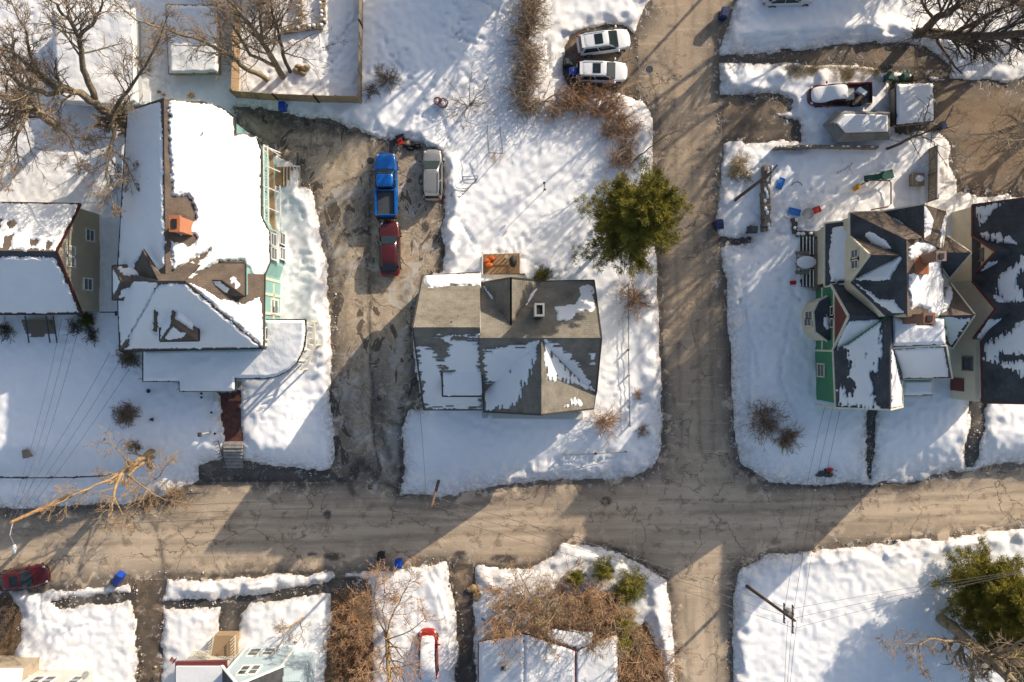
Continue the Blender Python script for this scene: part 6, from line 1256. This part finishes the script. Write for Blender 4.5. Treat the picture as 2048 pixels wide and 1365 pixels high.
# trees beyond the frame that throw the dappled shade seen at the top and the right
for k, (x, y, s_) in enumerate([(2140,-60,31),(2170,330,33),(1990,-260,35),(1180,-230,36),(1010,-260,37),(2080,40,38),(2230,130,39),(1770,-230,44)]):
    g = gzs(x, y); dx = (x - CX) / 900 * 60; dy = -40
    limbs(['tall bare tree beyond the top right corner','tall bare tree beyond the right edge beside the parking lot','tall bare tree far above the parking lot','bare tree above the hedge beyond the top edge','second bare tree above the hedge beyond the top edge','tall bare tree at the edge of the parking lot outside the frame','tall bare tree on the far side of the parking lot','bare tree beyond the top edge behind the flat roofed house'][k], (x, y), [([(x,y,1.5),(x+8,y-6,6),(x+14,y-12,11)],.38,.22), ([(x+10,y-10,8),(x+60,y-60,12),(x+95,y-90,15)],.16,.06), ([(x+10,y-10,8),(x-60,y-40,12),(x-110,y-50,15)],.16,.06), ([(x+14,y-12,11),(x+30,y+60,14),(x+30,y+110,16)],.16,.06)], s_, 'bark', 'twig', 3, (6, 6, 5), 1.1, L0=.36, per=10)
evergreen('tall dark evergreen beyond the top edge left of the hedge', 1075, -150, 1, 13, 4.0, 41, 'needled', 60, 10, 9, .45, name='evergreen_tree')
evergreen('second dark evergreen beyond the top edge', 1190, -235, 1, 14, 4.2, 42, 'needled', 60, 10, 9, .45, name='evergreen_tree')
# --- bottom left leaning tree
limbs('ochre bare tree leaning over the cross street beside the street light', (309,902), [([(309,902,1.6),(295,908,2.4),(272,925,4),(250,942,5),(238,955,6)],.26,.18), ([(308,914,1.4),(290,924,2.6),(270,938,4),(255,955,5.5)],.18,.10),
    ([(245,948,5.5),(205,965,7),(160,985,8.5),(110,1010,10)],.13,.04), ([(240,952,6),(228,985,7),(224,1010,8),(215,1045,9)],.15,.05), ([(255,950,5.5),(280,970,7),(320,995,8),(360,1005,9)],.08,.03), ([(262,935,4.5),(235,900,6),(215,885,7)],.07,.03), ([(228,990,7),(245,1030,8),(262,1060,9)],.07,.03), ([(285,930,3.5),(310,960,5),(335,930,6)],.05,.02)], 51, 'barky', 'twigy', 3, (5, 5, 4), 1.0, L0=.24, per=10)
r = thing('tree_stump', 'short dark stump under the ochre leaning tree', 'stump', G(304, 940)); MB().tube([(0,0,-.2),(-.05,.25,.4),(-.05,.6,.7)], [.16,.15,.13], 8).out('stump', M['pole'], r, False, True)
# --- small leaning tree with yellow crown above the light blue house
limbs('small ochre tree leaning over the light blue house', (608,1236), [([(608,1236,.3),(590,1246,1.6),(570,1258,3)],.10,.05), ([(590,1246,1.6),(560,1290,3.2)],.05,.03), ([(600,1243,1),(606,1262,1.2),(598,1280,2)],.05,.03)], 55, 'barky', 'twigy', 3, (5, 5, 5), 1, L0=.42, per=9)
# --- bottom centre tree
limbs('orange brown many limbed tree in the lower yard beside the red strip', (772,1262), [([(772,1262,.3),(775,1300,4),(777,1340,7),(780,1385,10)],.22,.14), ([(773,1275,2),(755,1235,4.5),(748,1200,6.5),(752,1165,8)],.07,.02), ([(773,1275,2),(785,1230,4.5),(805,1190,6.5),(820,1160,8)],.07,.02), ([(774,1280,2.5),(820,1262,5),(855,1235,7)],.06,.02), ([(774,1280,2.5),(800,1310,5),(830,1345,7)],.07,.03), ([(774,1280,2.5),(735,1260,4.5),(705,1250,6)],.05,.02), ([(775,1290,3),(740,1310,5),(715,1350,7)],.06,.02), ([(773,1275,2),(765,1220,5),(770,1180,7)],.05,.02)], 57, 'barky', 'twigr', 3, (5, 5, 4), 1, L0=.27, per=10)
# --- evergreens
evergreen('large olive green pine overhanging the side street', 1232, 466, 3.0, 13.0, 4.35, 61, 'needle', 160, 42, 16, .32, .5, spread=.17, lobes=((.3,.3,1.15),(4.15,.35,1.3),(3.3,.35,.95),(5.3,.25,1.05),(1.4,.35,1.2),(0,.0001,1)), shift=(1.0,.2))
evergreen('olive evergreen at the lower right corner of the picture', 1925, 1150, 1.0, 9.5, 4.0, 62, 'needle', 120, 34, 14, .36, .5, spread=.14, name='evergreen_tree', lobes=((.2,.6,1.2),))
evergreen('dark evergreen hidden behind the thick trunk at the right edge', 1968, 1245, 1.0, 9.0, 4.8, 63, 'needle', 120, 34, 14, .34, .5, spread=.14, name='evergreen_tree')
limbs('thick trunked bare tree leaning out over the lower right evergreens', (1882,1238), [([(1882,1238,.8),(1912,1262,4),(1950,1295,8),(1990,1330,11),(2060,1400,15)],.52,.34), ([(1935,1285,6.5),(1890,1283,8),(1860,1278,9),(1838,1290,10),(1842,1330,11)],.14,.05), ([(1950,1295,8),(1940,1340,10),(1960,1390,12)],.14,.07), ([(1975,1318,10),(2020,1300,12),(2060,1270,14)],.14,.07), ([(1838,1290,10),(1800,1285,11),(1775,1280,12)],.05,.02)], 64, 'bark', 'twig', 3, (5, 6, 5), 1, L0=.22, per=9)
evergreen('small round green yew against the grey house', 1082, 553, .1, 1.3, 1.1, 65, 'needle', 26, 10, 10, .2, .3, name='evergreen_shrub', cat='shrub')
evergreen('dark green yew with snow at the corner of the cream stucco house', 184, 640, .1, 1.2, .9, 66, 'needled', 24, 10, 10, .2, .3, name='evergreen_shrub', cat='shrub')
for k, (x, y, R, z1, lab) in enumerate([(1205,1132,1.5,2.0,'bright green juniper at the top of the brush thicket'),(1262,1158,1.9,2.2,'wide bright green juniper at the right of the brush thicket'),(1243,1180,1.5,2.0,'green juniper just inside the brush thicket'),(1246,1232,1.3,2.4,'green juniper column on the right flank of the thicket, upper one'),(1241,1272,1.1,2.2,'green juniper column on the right flank of the thicket, lower one'),(1150,1150,1.0,1.2,'small yellow green juniper at the left end of the junipers'),(1180,1200,1.2,1.4,'yellow green juniper in the middle of the brush thicket')]):
    evergreen(lab, x, y, .1, z1, R, 70 + k, 'juniper', 34, 10, 10, .26, .35, name='juniper', cat='shrub')
# --- bare shrubs
sh = [('round dark bare shrub against the porch of the large old house',262,716,30,1.6,'twig',90),('round dark bare shrub on the shaded lawn below the porch',258,830,30,1.6,'twig',110),('faint bare shrub above the leaning ochre tree',272,893,22,1.2,'twig',34),
      ('grey bare shrub below the corner of the thin grey fence',775,160,34,1.8,'twig',46),('smaller grey bare shrub left of it beside the fence',742,182,20,1.2,'twig',26),('brown bare shrub between the grey house and the side street, upper one',1268,600,46,2.4,'twigr',50),
      ('brown spreading bare shrub at the lower right corner of the grey house',1206,842,48,2.2,'twigr',46),('small rusty shrub beside the side street near the corner',1282,862,22,1.0,'twigr',24),('large round dark bare shrub on the corner lot of the green house',1524,842,48,3.0,'twig',90),
      ('brown bare shrub at the lower right of the large round one',1572,876,34,1.6,'twigy',80),('dark shrub with snow right of the front steps of the stucco house',152,655,22,1.2,'twigd',40),('dark shrub with snow left of the front steps of the stucco house',16,664,26,1.3,'twigd',44),
      ('dark shrub ring with snow heart near the yew of the stucco house',186,668,26,.9,'twigd',46),('spreading bare sapling in the lawn between the hedge and the cars',938,212,60,3.6,'twig',12),('slender bare sapling beside the lower end of the tall hedge',1085,205,56,4.2,'twig',16),
      ('low brown shrub left of the top garage lane',70,480,1,.1,'twigd',2),('brown shrub patch beside the driveway of the bottom left house',8,1225,60,1.4,'twigd',60),('rust twigs at the end of the tan fence below the grey house',1278,790,20,.9,'twigr',16),
      ('pale dry weeds at the kerb right of the side street',1476,330,30,1.2,'drygrass',46),('pale dry weeds higher along the same kerb',1490,352,22,1.0,'drygrass',30),('dry stalks near the top end of the right kerb',1462,350,20,.9,'drygrass',24),
      ('brown branches fallen at the snow edge below the ochre tree',350,985,44,.8,'twigy',30),('brown branches at the edge of the road left of the ochre tree',300,995,44,.7,'twigy',30),('bare twigs at the curb above the red hydrant',1660,945,14,.7,'twigd',14)]
for k, (lab, x, y, R, hh, m, st) in enumerate(sh):
    if R > 1: shrub(lab, x, y, R, hh, 100 + k, m, st, kids=(4, 4) if st > 12 else (5, 5), thick=.018 if st > 70 else .026 if st > 20 else .045)
# tall hedge row in the upper lawn: 11 shrubs
h0 = shrub('tall brown hedge shrub in the row running down from the top edge', 1056, 8, 18, 3.8, 150, 'twig', 34, 'hedge_shrub', 'tall brown hedge shrubs in a row', (4, 4), .03)
for i in range(1, 12):
    y = 8 + i * 19; dup_shrub(h0, 'tall brown hedge shrub in the row running down from the top edge', 1055 + 6 * math.sin(i * 1.3) - (i - 6) * .8, y, i * 1.1, 1.0 + .15 * math.sin(i * 2.1))
# rust coloured brush right of the hedge
b0 = shrub('rust brown brush shrub below the plowed car bay', 1150, 200, 44, 2.3, 170, 'twigr', 34, 'brush_shrub', 'rust brown brush below the car bay', (4, 4), .026)
rng = random.Random(5)
for i, (x, y) in enumerate([(1175,190),(1205,196),(1232,206),(1190,225),(1222,232),(1246,240),(1160,222),(1240,268),(1250,292),(1130,212),(1215,262),(1105,225),(1258,322),(1232,320),(1262,262)]):
    dup_shrub(b0, 'rust brown brush shrub below the plowed car bay', x, y, rng.uniform(0, 6), rng.uniform(.65, 1.0))
# brown thicket left of the bottom tree
c0 = shrub('dense red brown shrub in the strip left of the bottom tree', 700, 1210, 44, 2.4, 180, 'twigr', 34, 'brush_shrub', 'red brown shrubs left of the bottom tree', (5, 4), .022)
for i, (x, y) in enumerate([(690,1240),(718,1250),(700,1280),(725,1290),(682,1300),(705,1322),(732,1325),(680,1345),(712,1355),(722,1222),(740,1352),(672,1270)][:9]):
    dup_shrub(c0, 'dense red brown shrub in the strip left of the bottom tree', x, y, rng.uniform(0, 6), rng.uniform(.7, .98))
# thicket bottom centre
d0 = shrub('tangled bare shrub of the thicket around the snow roofed house', 1090, 1195, 50, 2.8, 190, 'twigy', 24, 'brush_shrub', 'tangled bare thicket shrubs', (5, 4), .026)
d1 = shrub('tangled bare shrub of the thicket around the snow roofed house', 1190, 1225, 50, 2.8, 191, 'twigr', 24, 'brush_shrub', 'tangled bare thicket shrubs', (5, 4), .026)
for i, (x, y) in enumerate([(1040,1190),(1065,1215),(1110,1225),(1135,1200),(1150,1235),(1120,1170),(1165,1190),(1200,1190),(1215,1230),(1060,1240),(1020,1215),(1100,1245),(1170,1250),(1205,1260),(1270,1270),(1290,1310),(1300,1345),(1265,1320),(1258,1350),(1000,1180),(1280,1290),(1010,1250),(1230,1200),(985,1240),(1320,1330),(1040,1262),(1075,1270),(1110,1275),(1140,1272),(1175,1280),(1210,1290),(1090,1255),(1130,1250),(1165,1262)]):
    dup_shrub((d0, d1)[i % 2], 'tangled bare shrub of the thicket around the snow roofed house', x, y, rng.uniform(0, 6), rng.uniform(.6, 1.0))
limbs('twiggy bare tree rising out of the thicket', (1085,1225), [([(1085,1225,.4),(1090,1250,3),(1100,1290,5.5)],.10,.05), ([(1088,1240,2),(1130,1260,4),(1170,1270,5.5)],.06,.03), ([(1088,1240,2),(1050,1262,4),(1020,1300,5.5)],.06,.03), ([(1088,1235,1.5),(1100,1200,3.5),(1130,1150,5)],.05,.02), ([(1088,1235,1.5),(1060,1190,3.5),(1040,1150,5)],.05,.02)], 201, 'bark', 'twigy', 3, (5, 5, 5), 1, L0=.4, per=8)
limbs('dark twigged bare tree at the right of the thicket', (1262,1272), [([(1262,1272,.4),(1280,1310,3.5),(1296,1350,6)],.10,.05), ([(1270,1290,2),(1310,1290,4),(1335,1310,5)],.05,.02), ([(1270,1290,2),(1240,1330,4.5)],.05,.02)], 202, 'barkd', 'twigr', 3, (5, 5, 4), 1, L0=.45, per=9)
limbs('thin bare tree between the pine and the brush', (1268,330), [([(1255,330,1.2),(1280,310,3),(1308,290,5),(1335,270,7)],.08,.03), ([(1262,322,2),(1262,290,4),(1270,262,6)],.06,.02)], 203, 'bark', 'twig', 3, (4, 4, 4), 1, L0=.35, per=7)
for k, (x, y, dx, sd) in enumerate([(1128,1182,-20,211),(1190,1172,14,212),(1225,1225,10,213),(1035,1205,-12,214)]):
    limbs(['tall twiggy sapling near the top middle of the thicket','tall twiggy sapling between the junipers of the thicket','tall twiggy sapling beside the juniper column','tall twiggy sapling at the left end of the thicket'][k], (x, y), [([(x,y,.4),(x+dx*.3,y+14,3),(x+dx,y+50,6.5)],.08,.04), ([(x,y+5,1.5),(x+30,y+20,4),(x+45,y+45,5.5)],.05,.02), ([(x,y+5,1.5),(x-30,y+25,4),(x-40,y+50,5.5)],.05,.02)], sd, 'bark', ('twigy','twigr')[k % 2], 3, (6, 6, 5), 1, L0=.38, per=10)
# dry grass strip: nobody could count the blades
rng = random.Random(9); V = []; F = []
for i in range(9000):
    x = rng.uniform(1548, 1756); y = 132 + rng.random() ** .8 * 30 + (x - 1560) * .03 + rng.gauss(0, 3); q = Vector(G0(x, y)) if False else Vector(W(x, y, gzs(x, y) + .15)); e = Vector((rng.gauss(0, .5), rng.gauss(0, .5), rng.uniform(.5, 1))) * rng.uniform(.3, .6)
    s_ = Vector((rng.gauss(0, 1), rng.gauss(0, 1), 0)).normalized() * .018; b = len(V); V += [tuple(q - s_), tuple(q + s_), tuple(q + e)]; F.append((b, b + 1, b + 2))
tag(mk('dry_grass', V, F, M['drygrass']), 'pale dry grass strip along the plowed lane above the snowy red pickup', 'grass', kind='stuff')
